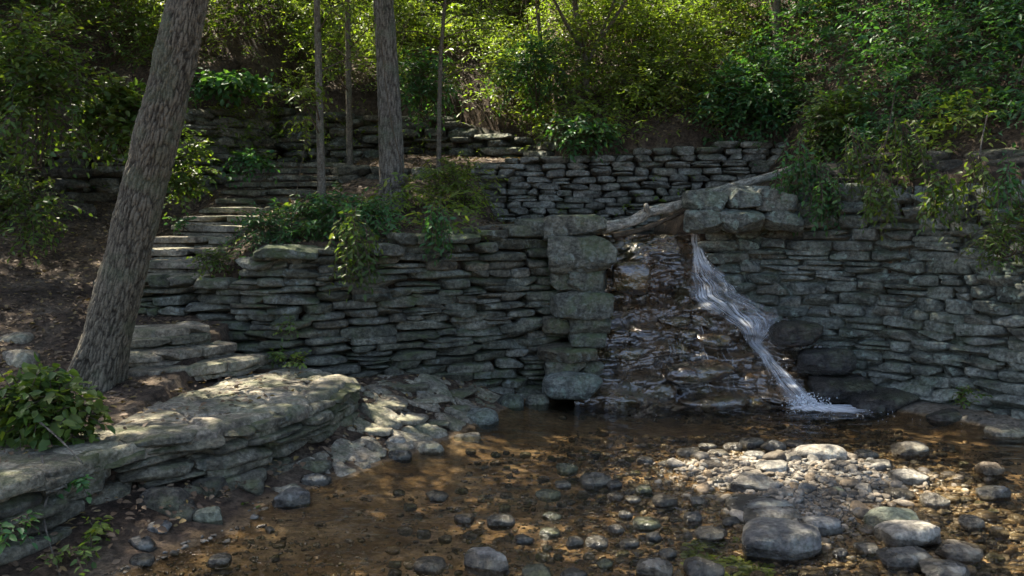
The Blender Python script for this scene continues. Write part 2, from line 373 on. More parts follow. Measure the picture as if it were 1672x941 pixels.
# ------------------------------------------------------------------ terrain
XB = np.array([(-5, -3.2), (1.5, -3.0), (3, -2.25), (3.9, -1.78), (4.5, -1.42), (5.09, -1.16), (5.7, -.8), (6.48, -.35), (7.28, -.03), (7.9, .35)])
XP = np.array([(1.5, -3.6), (3.0, -2.78), (3.9, -2.36), (4.4, -2.2), (4.72, -1.98), (5.0, -1.66), (5.65, -1.33), (6.25, -1.2), (6.55, -1.32), (6.9, -1.75)])
A_PATH = [(-3.45, 7.32), (-2.9, 7.22), (-2.4, 7.1), (-1.95, 7.0), (-1.2, 7.2), (-.4, 7.5), (.5, 7.82)]
C_PATH = [(1.98, 8.3), (2.35, 8.12), (3.1, 7.75), (3.6, 7.25), (4.0, 6.75), (4.5, 6.05), (5.2, 5.2), (6.2, 4.2)]
E_PATH = [(-3.15, 11.75), (-2., 11.75), (-.8, 11.55), (.2, 11.1), (.9, 10.6)]
D_PATH = [(-.45, 10.15), (.5, 10.05), (1.6, 10.0), (2.6, 9.9), (3.4, 9.75)]
F_PATH = [(-5.1, 9.9), (-4.4, 10.0), (-3.85, 10.35), (-3.45, 10.9), (-3.1, 11.75)]
K_PATH = [(-8.5, 7.6), (-6.6, 8.2), (-5.4, 8.75), (-4.75, 9.3)]
def ypath(path, x):
    p = np.array(path); return np.interp(x, p[:, 0], p[:, 1])
def zleft(x, y):
    return np.interp(y, [2, 4.5, 6, 7.5, 9, 10, 11, 12], [.36, .41, .5, .85, 1.25, 1.6, 2.1, 2.6]) + np.maximum(0, -x - 3.3) * .16 * sm(y, 4.5, 7)
def stair_z(y): return 1.12 + np.clip((y - 7.3) / 3.9, 0, 1.1) * 1.2
def terrain(x, y, rough=True):
    x = np.asarray(x, float); y = np.asarray(y, float)
    # --- lower ground: stream bed, gravel bar, left bank, terrace level
    xb = np.interp(y, XB[:, 0], XB[:, 1]); xp = np.interp(y, XP[:, 0], XP[:, 1]); d = x - xb + .12 * noise2(x, y, 1.3, 5)
    bed = -.015 - .075 * sm(d, 0, .7) - .06 * np.exp(-(((x - 1.4) / 1.5) ** 2 + ((y - 7.1) / .55) ** 2))
    bar = np.exp(-(((x - 1.95 + .25 * (y - 5.55)) / 1.2) ** 2 + ((y - 5.5) / .72) ** 2) ** 1.2)
    bar2 = np.exp(-(((x - 1.65 + .3 * (y - 4.6)) / .8) ** 2 + ((y - 4.45) / .7) ** 2) ** 1.2)
    bed = bed + .11 * bar + .085 * bar2 + .03 * noise2(x, y, 2.2, 13) * (bar + bar2) + .03 * noise2(x, y, 1.1, 3) + .012 * noise2(x, y, 6, 8)
    bed = np.where(x > 2.9, np.maximum(bed, -.1 + .16 * sm(x - (3.0 + (7.6 - y) * .85), -.35, .1)), bed)
    bank = np.interp(y, [3, 4.5, 6, 7.2], [.10, .16, .24, .28]) * sm(-d, 0, .9) + .005
    low = np.where(d > 0, bed, bank + .02 * noise2(x, y, 2.5, 6))
    terr = np.where(x < -2.4, np.maximum(.4, zleft(x, y)), .40)
    low = np.where((x < xp - .16) & (y < 7.4), terr, low)
    # --- upper ground
    T = np.interp(y, [7, 7.8, 9, 10, 11, 11.7, 13], [1.42, 1.5, 1.82, 2.12, 2.4, 2.5, 2.55])
    xs = np.interp(y, [7.2, 9.1, 9.7, 10.6], [-2.7, -2.7, -2.45, -2.05])
    up = np.where(x < xs, stair_z(y) - .1, stair_z(y) + (T - stair_z(y)) * sm(x, xs - .02, xs + .6) - .04)
    wch = sm(x, -.5, -.1)
    up = up + ((1.55 - .12 * sm(x, .3, .7)) - up) * wch * sm(10.45 - y, 0, .2)
    up = up + (np.where(y < 10.3, 1.75, up) - up) * sm(x, 1.62, 1.8) * (x < 3.6)
    yc = ypath(C_PATH, x); dc = np.clip(y - yc, 0, 99)
    rt = np.interp(dc, [0, .25, .6, 1.4, 3, 30], [1.88, 2.0, 2.1, 2.5, 3.6, 23])
    up = up + (rt - up) * sm(x, 2.4, 3.7)
    # hill behind the upper walls
    ye = np.where(x < .55, ypath(E_PATH, np.clip(x, -3.1, .9)), ypath(D_PATH, x)); zt = np.where(x < .55, 3.05 - .75 * sm(x, -1.2, .55), 2.3 + .16 * sm(x, .4, 2.5))
    ye = np.where(x < -3.1, np.where(x > -5.0, ypath(F_PATH, x), ypath(K_PATH, x)), ye)
    zt = np.where(x < -3.1, np.where(x > -5.0, 2.75 + .35 * sm(x, -4.8, -3.3), 2.45), zt)
    hill = zt + .02 + .72 * np.maximum(0, y - ye) + .35 * noise2(x, y, .55, 21) * sm(y - ye, .2, 1.5)
    lt = zleft(x, y)
    stairblend = sm(x, -3.75, -3.4)
    left = lt + (stair_z(y) - .1 - lt) * stairblend * (y > 7.25)
    up = np.where(x < -3.35, left, up)
    yw = ypath(A_PATH, x); yw = np.where(x > 1.2, yc, yw); yw = np.where((x > .5) & (x <= 2.0), 8.3, yw)
    z = np.where((y > yw + .24) & (x > -3.4), up, low)
    z = np.where(x <= -3.4, left, z) if True else z
    z = np.where((x <= -3.4) & (x > -3.8) & (y < 7.3), np.maximum(.4, lt), z)
    xcut = x < 3.45
    off_ = np.where(x < -5.0, .55, np.where(x < -3.1, .78, np.where(x < .55, .4, .2)))
    z = np.where((y > ye + off_) & xcut, np.maximum(hill, 0), z)
    if rough: z = z + (.025 * noise2(x, y, 3.5, 31) + .012 * noise2(x, y, 11, 32)) * sm(z, .03, .5)
    return z
def axis(lo, a, b, hi, st):
    mid = np.arange(a, b, st); k = np.geomspace(1, 40, 26)
    return np.unique(np.concatenate([a - (a - lo) * (k - 1) / 39, mid, b + (hi - b) * (k - 1) / 39]))
gx = axis(-60, -7.5, 7, 60, .06); gy = axis(-40, 3., 14, 70, .055)
X, Y = np.meshgrid(gx, gy); Z = np.minimum(terrain(X, Y), 16 + .05 * Y)
nx, ny = len(gx), len(gy)
i = (np.arange(ny - 1)[:, None] * nx + np.arange(nx - 1)[None]).ravel()
o = link('ground', mesh('ground', np.stack([X, Y, Z], -1), [np.stack([i, i + 1, i + nx + 1, i + nx], -1)], M['ground']))
tag(o, kind='structure')

# stream water: gently rippled sheet
wx = np.linspace(-3.4, 6.5, 330); wy = np.concatenate([np.linspace(-6, 3, 40), np.linspace(3.04, 8.3, 260)]); X, Y = np.meshgrid(wx, wy)
q_ = np.hypot(X - 2.5, (Y - 7.4)); Z = .003 * fbm(np.stack([X * 1.5, Y * 3.2, X * 0], -1), 3, 4) + .011 * np.exp(-q_ / .7) * np.sin(q_ * 34 + 3 * noise2(X, Y, 2, 9))
i = (np.arange(299)[:, None] * 330 + np.arange(329)[None]).ravel()
tag(link('stream_water', mesh('stream_water', np.stack([X, Y, Z], -1), [np.stack([i, i + 1, i + 331, i + 330], -1)], M['water'])), kind='structure')
wx = np.linspace(.55, 1.72, 30); wy = np.linspace(8.42, 9.8, 30); X, Y = np.meshgrid(wx, wy); Z = 1.475 + .006 * noise2(X, Y, 4)
i = (np.arange(29)[:, None] * 30 + np.arange(29)[None]).ravel()
tag(link('stream_water', mesh('channel_water', np.stack([X, Y, Z], -1), [np.stack([i, i + 1, i + 31, i + 30], -1)], M['water'])), kind='structure')

# ------------------------------------------------------------------ walls
def walk(path):
    p = spline(np.array([(a, b, 0) for a, b in path]), 160)[:, :2]
    s = np.concatenate([[0], np.cumsum(np.linalg.norm(np.diff(p, axis=0), axis=1))])
    t = unit(np.gradient(p, axis=0))
    def at(q):
        xy = np.array([np.interp(q, s, p[:, 0]), np.interp(q, s, p[:, 1])]); tt = np.array([np.interp(q, s, t[:, 0]), np.interp(q, s, t[:, 1])])
        tt = tt / np.linalg.norm(tt); return xy, tt, np.array([tt[1], -tt[0]])
    return at, s[-1]
def wall(label, path, zb, zt, seed, ch=(.065, .1), ln=(.18, .42), batter=.1, mat='wall', cope=None, ex=(3., 5.), jit=.025, n=6, amp=.055, wob=.03, gap=.9, copemat=None, bigz=None, name='dry_stone_wall', cat='stone wall', core='wall_dark', cored=-.17):
    rg = random.Random(seed); at, L = walk(path)
    zbf = (lambda q: np.interp(q / L, *zip(*zb))); ztf = (lambda q: np.interp(q / L, *zip(*zt)))
    zmin = min(b for a, b in zb); zmax = max(b for a, b in zt)
    C, Hf, RT, EX, CP = [], [], [], [], []
    z = zmin - .05; ci = 0
    while z < zmax:
        h = rg.uniform(*ch)
        if bigz and z > bigz[0]: h *= bigz[1]
        q = -rg.uniform(0, .3); ph = rg.uniform(0, 50)
        while q < L:
            l = rg.uniform(*ln) * (1.3 if rg.random() < .15 else 1) * (.55 if rg.random() < .12 else 1)
            if bigz and z > bigz[0]: l *= 1.1
            qc = min(max(q + l / 2, 0), L)
            zo = wob * math.sin(qc * 1.7 + ci * .35) + wob * .6 * math.sin(qc * 4.1 + ph * .0 + ci * .8)
            zc = z + h / 2 + zo
            if zc > zbf(qc) - .08 and zc + h * .35 < ztf(qc):
                xy, tt, nn = at(qc)
                last = zc + h * 1.35 >= ztf(qc)
                parts = [(0, 1.)] if (rg.random() > .14 or last) else [(-.26, .5), (.25, .48)]
                for dz, fr in parts:
                    off = -batter * (zc - zmin) + rg.uniform(-jit, jit) - .09
                    hl, hh = l * gap * .5, h * fr * rg.uniform(.51, .62)
                    hd = .15
                    if last and cope: hl *= 1.05; hd = .22; off += .02; hh *= cope
                    C.append((*(xy + nn * off), zc + dz * h)); Hf.append((hl, hd, hh)); EX.append(rg.uniform(*ex))
                    RT.append((math.atan2(tt[1], tt[0]) + rg.uniform(-.06, .06), rg.uniform(-.06, .06), rg.uniform(-.035, .035))); CP.append(bool(last and cope))
            q += l
        z += h; ci += 1
    C, Hf, RT, EX, CP = map(np.array, (C, Hf, RT, EX, CP))
    xy0 = at(L / 2)[0]; loc = np.array([xy0[0], xy0[1], zbf(L / 2)])
    root = empty(name, label, cat, loc)
    rot = rotm(RT[:, 0], RT[:, 1], RT[:, 2])
    m = ~CP
    V, Fa, rn = stones(C[m], Hf[m], rot[m], EX[m], seed, n, amp, 5, chop_d=(.74, 1.0))
    link('stone_courses', mesh('stone_courses', rebase(V, loc), [Fa], M[mat], rn, sharp=38), root)
    if CP.any():
        V, Fa, rn = stones(C[CP], Hf[CP], rot[CP], EX[CP] + 1, seed + 3, n + 1, amp)
        link('coping', mesh('coping', rebase(V, loc), [Fa], M[copemat or mat], rn, sharp=38), root)
    # earth core behind the face
    V, Fs = [], []
    qs = np.linspace(0, L, 60)
    for q in qs:
        xy, tt, nn = at(q)
        for zz in (zbf(q) - .3, ztf(q) - .03):
            off = cored - batter * max(0, zz - zmin); a = xy + nn * off; b = xy + nn * (off - .22); V += [(*a, zz), (*b, zz)]
    for k in range(59):
        a, b = k * 4, k * 4 + 4
        Fs += [(a, b, b + 2, a + 2), (a + 2, b + 2, b + 3, a + 3)]
    link('earth_core', mesh('earth_core', rebase(np.array(V), loc), [np.array(Fs)], M[core], np.full(len(V), .4)), root)
    return root

wall('long low dry stone retaining wall between the stairs and the waterfall', A_PATH, [(0, .65), (.25, .6), (.42, .38), (.7, .12), (1, -.05)],
     [(0, 1.14), (.24, 1.16), (.3, 1.3), (.37, 1.43), (.7, 1.5), (.86, 1.6), (1, 1.62)], 11, ch=(.055, .09), ln=(.17, .48), cope=1.15, batter=.09, ex=(3.2, 8), n=10, amp=.065, gap=1.04, jit=.025)
wall('tall lichened stone wall right of the waterfall curving towards the viewer', C_PATH, [(0, 1.2), (.04, .9), (.1, .3), (.16, -.05), (1, -.1)],
     [(0, 1.98), (.3, 1.95), (.5, 2.0), (1, 2.0)], 23, ch=(.075, .108), ln=(.19, .42), mat='wall_green', batter=.06, bigz=(1.45, 1.5), gap=1.04, ex=(4, 9), n=10, amp=.06, core='wall_green', cored=-.05, jit=.018)
wall('upper grey stone wall of squared blocks standing behind the fallen log', D_PATH, [(0, 1.5), (.2, 1.5), (1, 1.6)], [(0, 2.3), (.3, 2.36), (1, 2.56)], 31,
     ch=(.066, .084), ln=(.2, .36), wob=.012, mat='wall_back', batter=.04, ex=(4, 7), gap=.98, n=6, jit=.015, core='wall_dark')
wall('dark crumbling stone wall behind the slender trunks at the hill foot', E_PATH, [(0, 2.35), (.6, 2.3), (1, 1.9)], [(0, 3.1), (.5, 3.0), (1, 2.4)], 37,
     ch=(.07, .12), ln=(.25, .6), mat='wall', batter=.1, n=5, wob=.05, jit=.07)
wall('mossy leaning stone wall along the left of the upper stairs', F_PATH, [(0, 1.5), (.5, 1.7), (1, 2.35)], [(0, 2.7), (.5, 2.95), (1, 3.12)], 41,
     ch=(.08, .13), ln=(.3, .65), mat='mossy', batter=.18, n=7, wob=.05, jit=.04)
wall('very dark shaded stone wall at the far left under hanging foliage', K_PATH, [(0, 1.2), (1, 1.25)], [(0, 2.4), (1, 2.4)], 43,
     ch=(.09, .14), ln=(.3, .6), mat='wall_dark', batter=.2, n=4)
wall('low rubble wall below the thinner pale sapling at the end of the upper steps', [(-2.1, 10.15), (-1.6, 9.95), (-.95, 10.0)], [(0, 2.0), (1, 1.95)], [(0, 2.28), (1, 2.22)], 45, ch=(.07, .11), ln=(.2, .45), mat='wall', n=7, batter=.2, jit=.05)
# rock strata above the right wall
S_PATH = [(2.9, 8.25), (3.6, 7.65), (4.2, 7.0), (4.8, 6.25), (5.5, 5.4)]
wall('broken rock ledges set back above the lichened right wall', S_PATH, [(0, 1.95), (1, 1.95)], [(0, 2.2), (.5, 2.28), (1, 2.3)], 47, ch=(.09, .13), ln=(.4, .9), mat='wall_dark', batter=.5, n=6, jit=.06, name='rock_ledge', cat='rock ledge')

# ------------------------------------------------------------------ terrace beside the stream
tp = [(x, y) for y, x in XP[1:]]
rootT = wall('low curved stone terrace with flat mossy coping beside the stream', tp, [(0, .05), (.35, .1), (.7, .2), (.85, .24), (1, .3)], [(0, .42), (1, .42)], 53, ch=(.05, .08), ln=(.22, .6), mat='mossy',
     batter=.08, ex=(5, 9), n=11, jit=.03, wob=.01, amp=.035, gap=1.0, name='stone_terrace', cat='stone terrace')
rg = random.Random(5); C, Hf, RT = [], [], []
at, L = walk(tp); q = .1; loc = np.array(rootT.location)
while q < 1.75:          # single rounded coping slabs along the near edge
    l = rg.uniform(.36, .7); xy, tt, nn = at(min(q + l / 2, L)); wd = rg.uniform(.2, .28)
    C.append((*(xy - nn * (wd - .06)), .405 + rg.uniform(-.012, .012))); Hf.append((l * .5, wd, rg.uniform(.035, .045))); RT.append((math.atan2(tt[1], tt[0]) + rg.uniform(-.08, .08), rg.uniform(-.03, .03), rg.uniform(-.03, .03))); q += l
RT = np.array(RT)
V, Fa, rn = stones(np.array(C), np.array(Hf), rotm(*RT.T), np.full(len(C), 6), 61, 14, .03, 4, chop_d=(.78, 1.0))
link('coping_slabs', mesh('coping_slabs', rebase(V, loc), [Fa], M['mossy'], rn, sharp=38), rootT)
# worn pavement: irregular flat flags with open joints, broken into the soil on its inner side
ss = np.arange(1.15, L, .016); ww = np.concatenate([[-.02, 0, 0], np.arange(0, 1.35, .016)])
A = [at(q) for q in ss]; XY = np.array([a_[0] for a_ in A]); NN = np.array([a_[2] for a_ in A])
S, W = np.meshgrid(ss, ww); cp = np.stack([S * 1.75 + .25 * noise2(S, W, 2.5, 4), W * 2.5 + .25 * noise2(S, W, 2.5, 9), 0 * S + .5], -1)
f1, f2, idd = worley(cp, 17); gr = sm(f2 - f1, .015, .09)
push = .05 * (idd - .5) * 2 * np.exp(-np.maximum(W, 0) / .12) + .02 * noise2(S, W, 9, 2)
pos = XY[None] + NN[None] * (push - np.maximum(W, 0))[..., None]
Zp = .435 + .009 * (idd - .5) + .006 * noise2(S, W, 5, 6) - .02 * (1 - gr) - .03 * np.clip(1 - W / .03, 0, 1) ** 2
Zp = Zp - .09 * sm(W + .35 * noise2(S, W, 1.6, 13) + .25 * (idd - .5), .85, 1.1) - .08 * (1 - sm(S, 1.2, 1.5))
Zp[0] = .33; Zp[1] = .345; Zp[2] -= .01
nS, nW = len(ss), len(ww); i = (np.arange(nW - 1)[:, None] * nS + np.arange(nS - 1)[None]).ravel()
link('pavement', mesh('pavement', rebase(np.stack([pos[..., 0], pos[..., 1], Zp], -1), loc), [np.stack([i, i + nS, i + nS + 1, i + 1], -1)[:, ::-1]], M['flag'], idd), rootT)

# ------------------------------------------------------------------ stairs
def step_mesh(pts, zt, th, dp, seed, mat, root, loc, lens=(.28, .5)):
    rg = random.Random(seed); at, L = walk(pts); C, Hf, RT = [], [], []; q = 0
    for (lay, zc, hh, inset) in ((0, zt - th * .5, th * .5, 0), (1, zt - th * 1.25, th * .3, .035)):
        q = 0
        while q < L - .05:
            l = min(rg.uniform(*lens), L - q); l = L - q if L - q - l < .12 else l
            xy, tt, nn = at(q + l / 2); C.append((*(xy - nn * (dp / 2 + inset)), zc + rg.uniform(-.006, .006))); Hf.append((l * .495, dp / 2, hh))
            RT.append((math.atan2(tt[1], tt[0]) + rg.uniform(-.03, .03), rg.uniform(-.015, .015), rg.uniform(-.015, .015))); q += l
    RT = np.array(RT)
    V, Fa, rn = stones(np.array(C), np.array(Hf), rotm(*RT.T), np.full(len(C), 9.), seed, 10, .016, 3, chop_d=(.95, 1.2))
    link('step', mesh('step', rebase(V, loc), [Fa], M[mat], rn, sharp=38), root)
loc = np.array([-2.5, 6.5, .42]); st = empty('stone_staircase', 'four low curved stone steps rising from the terrace beside the leaning tree', 'staircase', loc)
def gp(px, py, z): g = G(px, py, z); return (g[0], g[1])
step_mesh([gp(185, 604, .56), gp(265, 603, .56), gp(350, 594, .56), gp(410, 586, .56), gp(440, 577, .56)], .56, .085, .5, 71, 'flag', st, loc)
step_mesh([gp(190, 579, .66), gp(260, 577, .66), gp(330, 568, .66), gp(392, 558, .66)], .66, .075, .45, 72, 'flag', st, loc)
step_mesh([gp(200, 556, .745), gp(270, 552, .745), gp(350, 543, .745)], .745, .07, .5, 73, 'mossy', st, loc)
step_mesh([gp(205, 541, .80), gp(270, 538, .80), gp(345, 532, .80)], .80, .07, .4, 74, 'flag', st, loc)
loc = np.array([-3, 8.5, 1.4]); st = empty('stone_staircase', 'long flight of worn stone steps climbing the slope behind the leaning tree', 'staircase', loc)
Ls = [225, 235, 245, 252, 290, 310, 335, 362, 372, 380, 385, 400, 430]; Rs = [325, 340, 356, 366, 402, 418, 450, 485, 520, 545, 560, 560, 565]
for k in range(13):
    z = 1.15 + .1 * k; D = 7.28 + .345 * k
    a, b = P(Ls[k], 400, D), P(Rs[k], 400, D)
    step_mesh([(a[0] - .1, D + .03), ((a[0] + b[0]) / 2, D - .02), (b[0] + .05, D)], z, .07, .5, 80 + k, 'flag' if k < 6 else 'mossy', st, loc, (.4, .85))

# ------------------------------------------------------------------ rock helper for single things
used = {}
def rock(px, py, w, h, label, mat='river', seed=None, name='river_rock', cat='rock', group=None, ex=3.0, z0=0., flat=1., yaw=None, dep=.8, n=9, D=None, roll=0., chops=4, base=None):
    seed = seed or int(px * 7 + py * 13) % 9973; rg = random.Random(seed)
    if D is None: g = G(px, py + h * .30, z0); Dd = g[1]
    else: Dd = D; g = P(px, py, D)
    ww = w / F * Dd; hh = h / F * Dd
    if D is None: hz = max(hh * .54 * flat, .014); cz = z0 + hz * .05
    else: hz = hh * .5; cz = g[2]
    hy = ww * .5 * dep * rg.uniform(.8, 1.1)
    yaw = rg.uniform(-.35, .35) if yaw is None else yaw
    V, Fa, rn = stones(np.array([[0, 0, 0.]]), np.array([[ww * .5, hy, hz]]), rotm([yaw], [rg.uniform(-.1, .1)], [roll + rg.uniform(-.08, .08)]), np.array([ex]), seed, n, .06 if chops < 5 else .06, chops, np.array([rg.random()]), (.66, .95) if chops < 5 else (.8, 1.05))
    o = link(name, mesh(name, V, [Fa], M[mat], rn, sharp=34)); o.location = (g[0], g[1] + (hy * .3 if D is None else 0), cz)
    return tag(o, label, cat, group)

def hit(px, py):
    r = ray(px, py); t = np.linspace(2, 14, 2400); p = r[None] * t[:, None] + np.array([0, 0, H]); z = np.maximum(0, terrain(p[:, 0], p[:, 1])); k = np.argmax(p[:, 2] <= z); return p[k]
# pier of boulders left of the waterfall
pier = empty('boulder_pier', 'pier of big grey-green boulders stacked at the left edge of the waterfall', 'stone pier', (.6, 7.8, 0))
for k, (px, py, w, h, D, ex) in enumerate(((935, 372, 104, 36, 7.9, 6), (946, 415, 112, 54, 7.76, 3.2), (920, 458, 44, 34, 7.76, 3), (958, 460, 70, 38, 7.74, 4), (950, 497, 96, 40, 7.72, 3.6), (965, 530, 74, 28, 7.72, 3.4), (910, 530, 50, 26, 7.74, 3), (958, 553, 60, 24, 7.7, 4), (925, 577, 96, 24, 7.68, 5), (920, 602, 70, 26, 7.66, 5), (965, 603, 40, 26, 7.7, 5))):
    o = rock(px, py, w * 1.0, h * 1.1, None, 'wall', 300 + k, 'boulder', None, None, 8.0, D=D, dep=.85, n=24, yaw=.1, chops=8)
    o.parent = pier; o.location = Vector(o.location) - Vector(pier.location); del_keys = [q for q in ('category',) if q in o]
rock(934, 629, 100, 44, 'big pale green boulder overhanging the pool at the foot of the pier', 'wall_green', 320, 'boulder', 'boulder', None, 3.2, D=7.5, dep=.7, n=14)

# ------------------------------------------------------------------ waterfall rock and falling water
WP = np.array([(1137, 384, 8.4, 7), (1140, 400, 8.35, 8), (1150, 428, 8.2, 13), (1168, 455, 8.06, 32), (1186, 488, 7.92, 40), (1210, 503, 7.86, 56), (1240, 526, 7.8, 44), (1241, 545, 7.75, 26), (1249, 570, 7.68, 11), (1270, 600, 7.6, 10.5), (1290, 630, 7.54, 16), (1306, 656, 7.48, 27)])
wpt = np.array([P(*q[:3]) for q in WP]); ZW = wpt[::-1, 2]; XW = wpt[::-1, 0]; HW = (WP[:, 3] / F * WP[:, 2])[::-1] * .93
def xw(z): return np.interp(z, ZW, XW)
def hw(z): return np.interp(z, ZW, HW)
def frock(x, z):
    """depth of the wet rock face at (x, z)"""
    led = [0.02, .2, .38, .58, .78, .95]
    y = 7.5 + 0 * x + .16 * sm(z, .95, 1.5)
    for k, zl in enumerate(led):
        wob = .035 * np.sin(x * 3.1 + k * 1.9) + .02 * np.sin(x * 8 + k)
        y = y + (.155 if k < 5 else .06) * sm(z, zl - .015 + wob, zl + .07 + wob)
    y = y + .1 * np.exp(-((z - .88) / .055) ** 2) * sm(x, .85, 1.0) * (1 - sm(x, 1.6, 1.75))           # undercut below the upper block
    y = y - .1 * sm(z, .93, 1.05) * (1 - sm(z, 1.3, 1.5)) * sm(x, 1.05, 1.2) * (1 - sm(x, 1.62, 1.8))     # the block bulges
    r = x - xw(z)
    y = y + .3 * sm(r, .1, .45) * sm(z, .75, 1.05) + .05 * np.exp(-(r / .13) ** 2) * (z > .3)
    y = y + .14 * (1 - sm(x, .78, .98)) * sm(z, .5, .6)
    f1, f2, idd = worley(np.stack([x * 3.6 + .3 * np.sin(z * 9), z * 8.5, 0 * x + .5], -1), 3)
    y = y - .1 * (1 - np.clip(f1 * 1.1, 0, 1) ** 2) + .07 * (idd - .5)
    f1, f2, idd = worley(np.stack([x * 11, z * 19, 0 * x + .5], -1), 8)
    y = y - .034 * (1 - np.clip(f1 * 1.1, 0, 1) ** 2) + .015 * (idd - .5)
    fr = np.mod(z * 12 + 1.3 * np.sin(x * 2.3) + 1.2 * vnoise(np.stack([x * 3, z * 4, 0 * x], -1), 4), 1.0); y = y - .035 * (1 - np.abs(2 * fr - 1) ** 4)
    p = np.stack([x * 2.2, z * 5, 0 * x], -1)
    return y + .07 * fbm(p, 3, 12) + .016 * fbm(p * 6, 3, 15) + .07
gx = np.arange(.55, 3.2, .011); gz = np.arange(-.3, 1.5, .011)
X, Zz = np.meshgrid(gx, gz)
top = 1.475 - .35 * sm(X, 1.8, 2.0) - .75 * sm(X, 2.15, 3.0)       # the mound falls away towards the right wall
Zs = -.3 + (Zz + .3) * (top + .3) / 1.8
Yf = frock(X, Zs)
V = np.stack([X, Yf, Zs], -1); nx, nz = len(gx), len(gz)
cap = V[-1].copy(); caps = []
for k in range(1, 9):
    c = cap.copy(); c[:, 1] += .11 * k; c[:, 2] += -.012 * k + .02 * noise2(c[:, 0], c[:, 1], 6, 2); caps.append(c)
V = np.concatenate([V.reshape(-1, 3)] + caps); rows = nz + 8
i = (np.arange(rows - 1)[:, None] * nx + np.arange(nx - 1)[None]).ravel()
tag(link('waterfall_rock', mesh('waterfall_rock', V, [np.stack([i, i + 1, i + nx + 1, i + nx], -1)], M['wet'])), 'wet brown rock mound of stacked ledges that the waterfall runs over', 'rock')

fall = empty('waterfall', 'narrow white waterfall sliding down the wet brown ledges into the pool', 'waterfall', (2.2, 7.4, 0))
locf = np.array(fall.location)
rg = np.random.default_rng(3)
VV, FF, RR, nb = [], [], [], 0
def ribbon(pts, w, nrm, a):
    global nb
    pts = np.asarray(pts); t = unit(np.gradient(pts, axis=0)); s = unit(np.cross(t, nrm)) * np.asarray(w).reshape(-1, 1); c = unit(np.cross(s, t)) * np.asarray(w).reshape(-1, 1) * .5
    n = len(pts); V = np.stack([pts - s, pts + c, pts + s], 1).reshape(-1, 3); i = np.arange(n - 1) * 3
    FF.append(np.concatenate([np.stack([i, i + 1, i + 4, i + 3], -1), np.stack([i + 1, i + 2, i + 5, i + 4], -1)]) + nb); VV.append(V); RR.append(np.repeat(np.broadcast_to(a, (n,)), 3)); nb += len(V)
nu, nt_ = 90, 300; uu = np.linspace(-1.45, 1.45, nu); zt_ = np.concatenate([[1.478, 1.477], np.linspace(1.472, -.015, nt_ - 2)])
for lay in range(2):
    Uq, Zq = np.meshgrid(uu, zt_); Tq = (1.48 - Zq) * 2.4
    sw = .16 * np.sin(Zq * 13 + lay) + .1 * np.sin(Zq * 31 + 2 * lay)
    Xq = xw(Zq) + (Uq + sw * (.5 if lay else .2)) * hw(Zq)
    Yq = np.minimum.reduce([frock(Xq, np.clip(Zq + dz, -.3, 1.46)) for dz in (-.025, 0, .025)])
    for _ in range(9): Yq[:, 1:-1] = (Yq[:, :-2] + 2 * Yq[:, 1:-1] + Yq[:, 2:]) / 4; Yq[1:-1] = (Yq[:-2] + 2 * Yq[1:-1] + Yq[2:]) / 4
    Yq = Yq - .01 - .014 * lay + .008 * fbm(np.stack([Uq * 3, Tq * 2, 0 * Uq + lay], -1), 2, 7); Yq[0] += .22; Yq[1] += .1
    hard = fbm(np.stack([Uq * 1.2, Tq * 1.5, 0 * Uq + lay + 9], -1), 2, 20)
    edge = np.clip(1.0 - (np.abs(Uq + .35 * fbm(np.stack([Tq * 3.5, Uq * .7, 0 * Uq + lay], -1), 3, 5)) / 1.15) ** 2., 0, 1) ** .8
    prof = np.interp(Zq, [0, .1, .25, .45, .6, .66, .72, .8, .86, .9, .98, 1.06, 1.15, 1.3, 1.42, 1.48], [1.3, 1.2, 1.05, 1., .95, 1., .7, .7, .85, 1.2, .8, 1.15, .95, .9, .65, .25])
    gap = fbm(np.stack([Uq * 1.9 + .4 * np.sin(Tq * 1.3), Tq * .75, 0 * Uq + 2.2 + lay], -1), 2, 33); wide = sm(hw(Zq), .06, .16)
    Aq = np.clip((1.0 + .7 * hard) * prof * edge * np.clip(1 + wide * (2.6 * gap - .15), .04, 1.35), 0, 1.25)
    V = np.stack([Xq, Yq, Zq], -1).reshape(-1, 3); i = (np.arange(nt_ - 1)[:, None] * nu + np.arange(nu - 1)[None]).ravel()
    F_ = np.stack([i, i + nu, i + nu + 1, i + 1], -1); F_ = F_[Aq.ravel()[F_].max(1) > .01]
    link('sheet', mesh('sheet', rebase(V, locf), [F_], M['fall_sheet'], Aq.ravel(), vec=np.stack([Uq + .1 * np.sin(Tq * 2.2 + lay) + .16 * hard, Tq * 2.2, 0 * Uq + 4.7 * lay], -1)), fall)
for k in range(70):           # a few loose strands thrown off the ledges
    z0 = rg.choice([1.0, .92, .9, .64, .44]) + rg.normal() * .03; z = np.linspace(z0, z0 - rg.uniform(.08, .28), 16); u = rg.uniform(-1.2, 1.5); tt = np.linspace(0, 1, 16)
    x = xw(z) + u * hw(z) + .05 * tt * np.sign(u); y = frock(x, np.clip(z, -.3, 1.46)) - .02 - .03 * np.sin(np.pi * tt)
    y = np.convolve(np.pad(y, 2, 'edge'), np.ones(5) / 5, 'valid')
    ribbon(np.stack([x, y, z], -1), rg.uniform(.0008, .0022), np.array([0, -1., .3]), rg.uniform(.1, .45) * np.sin(np.pi * (tt * .9 + .08)))
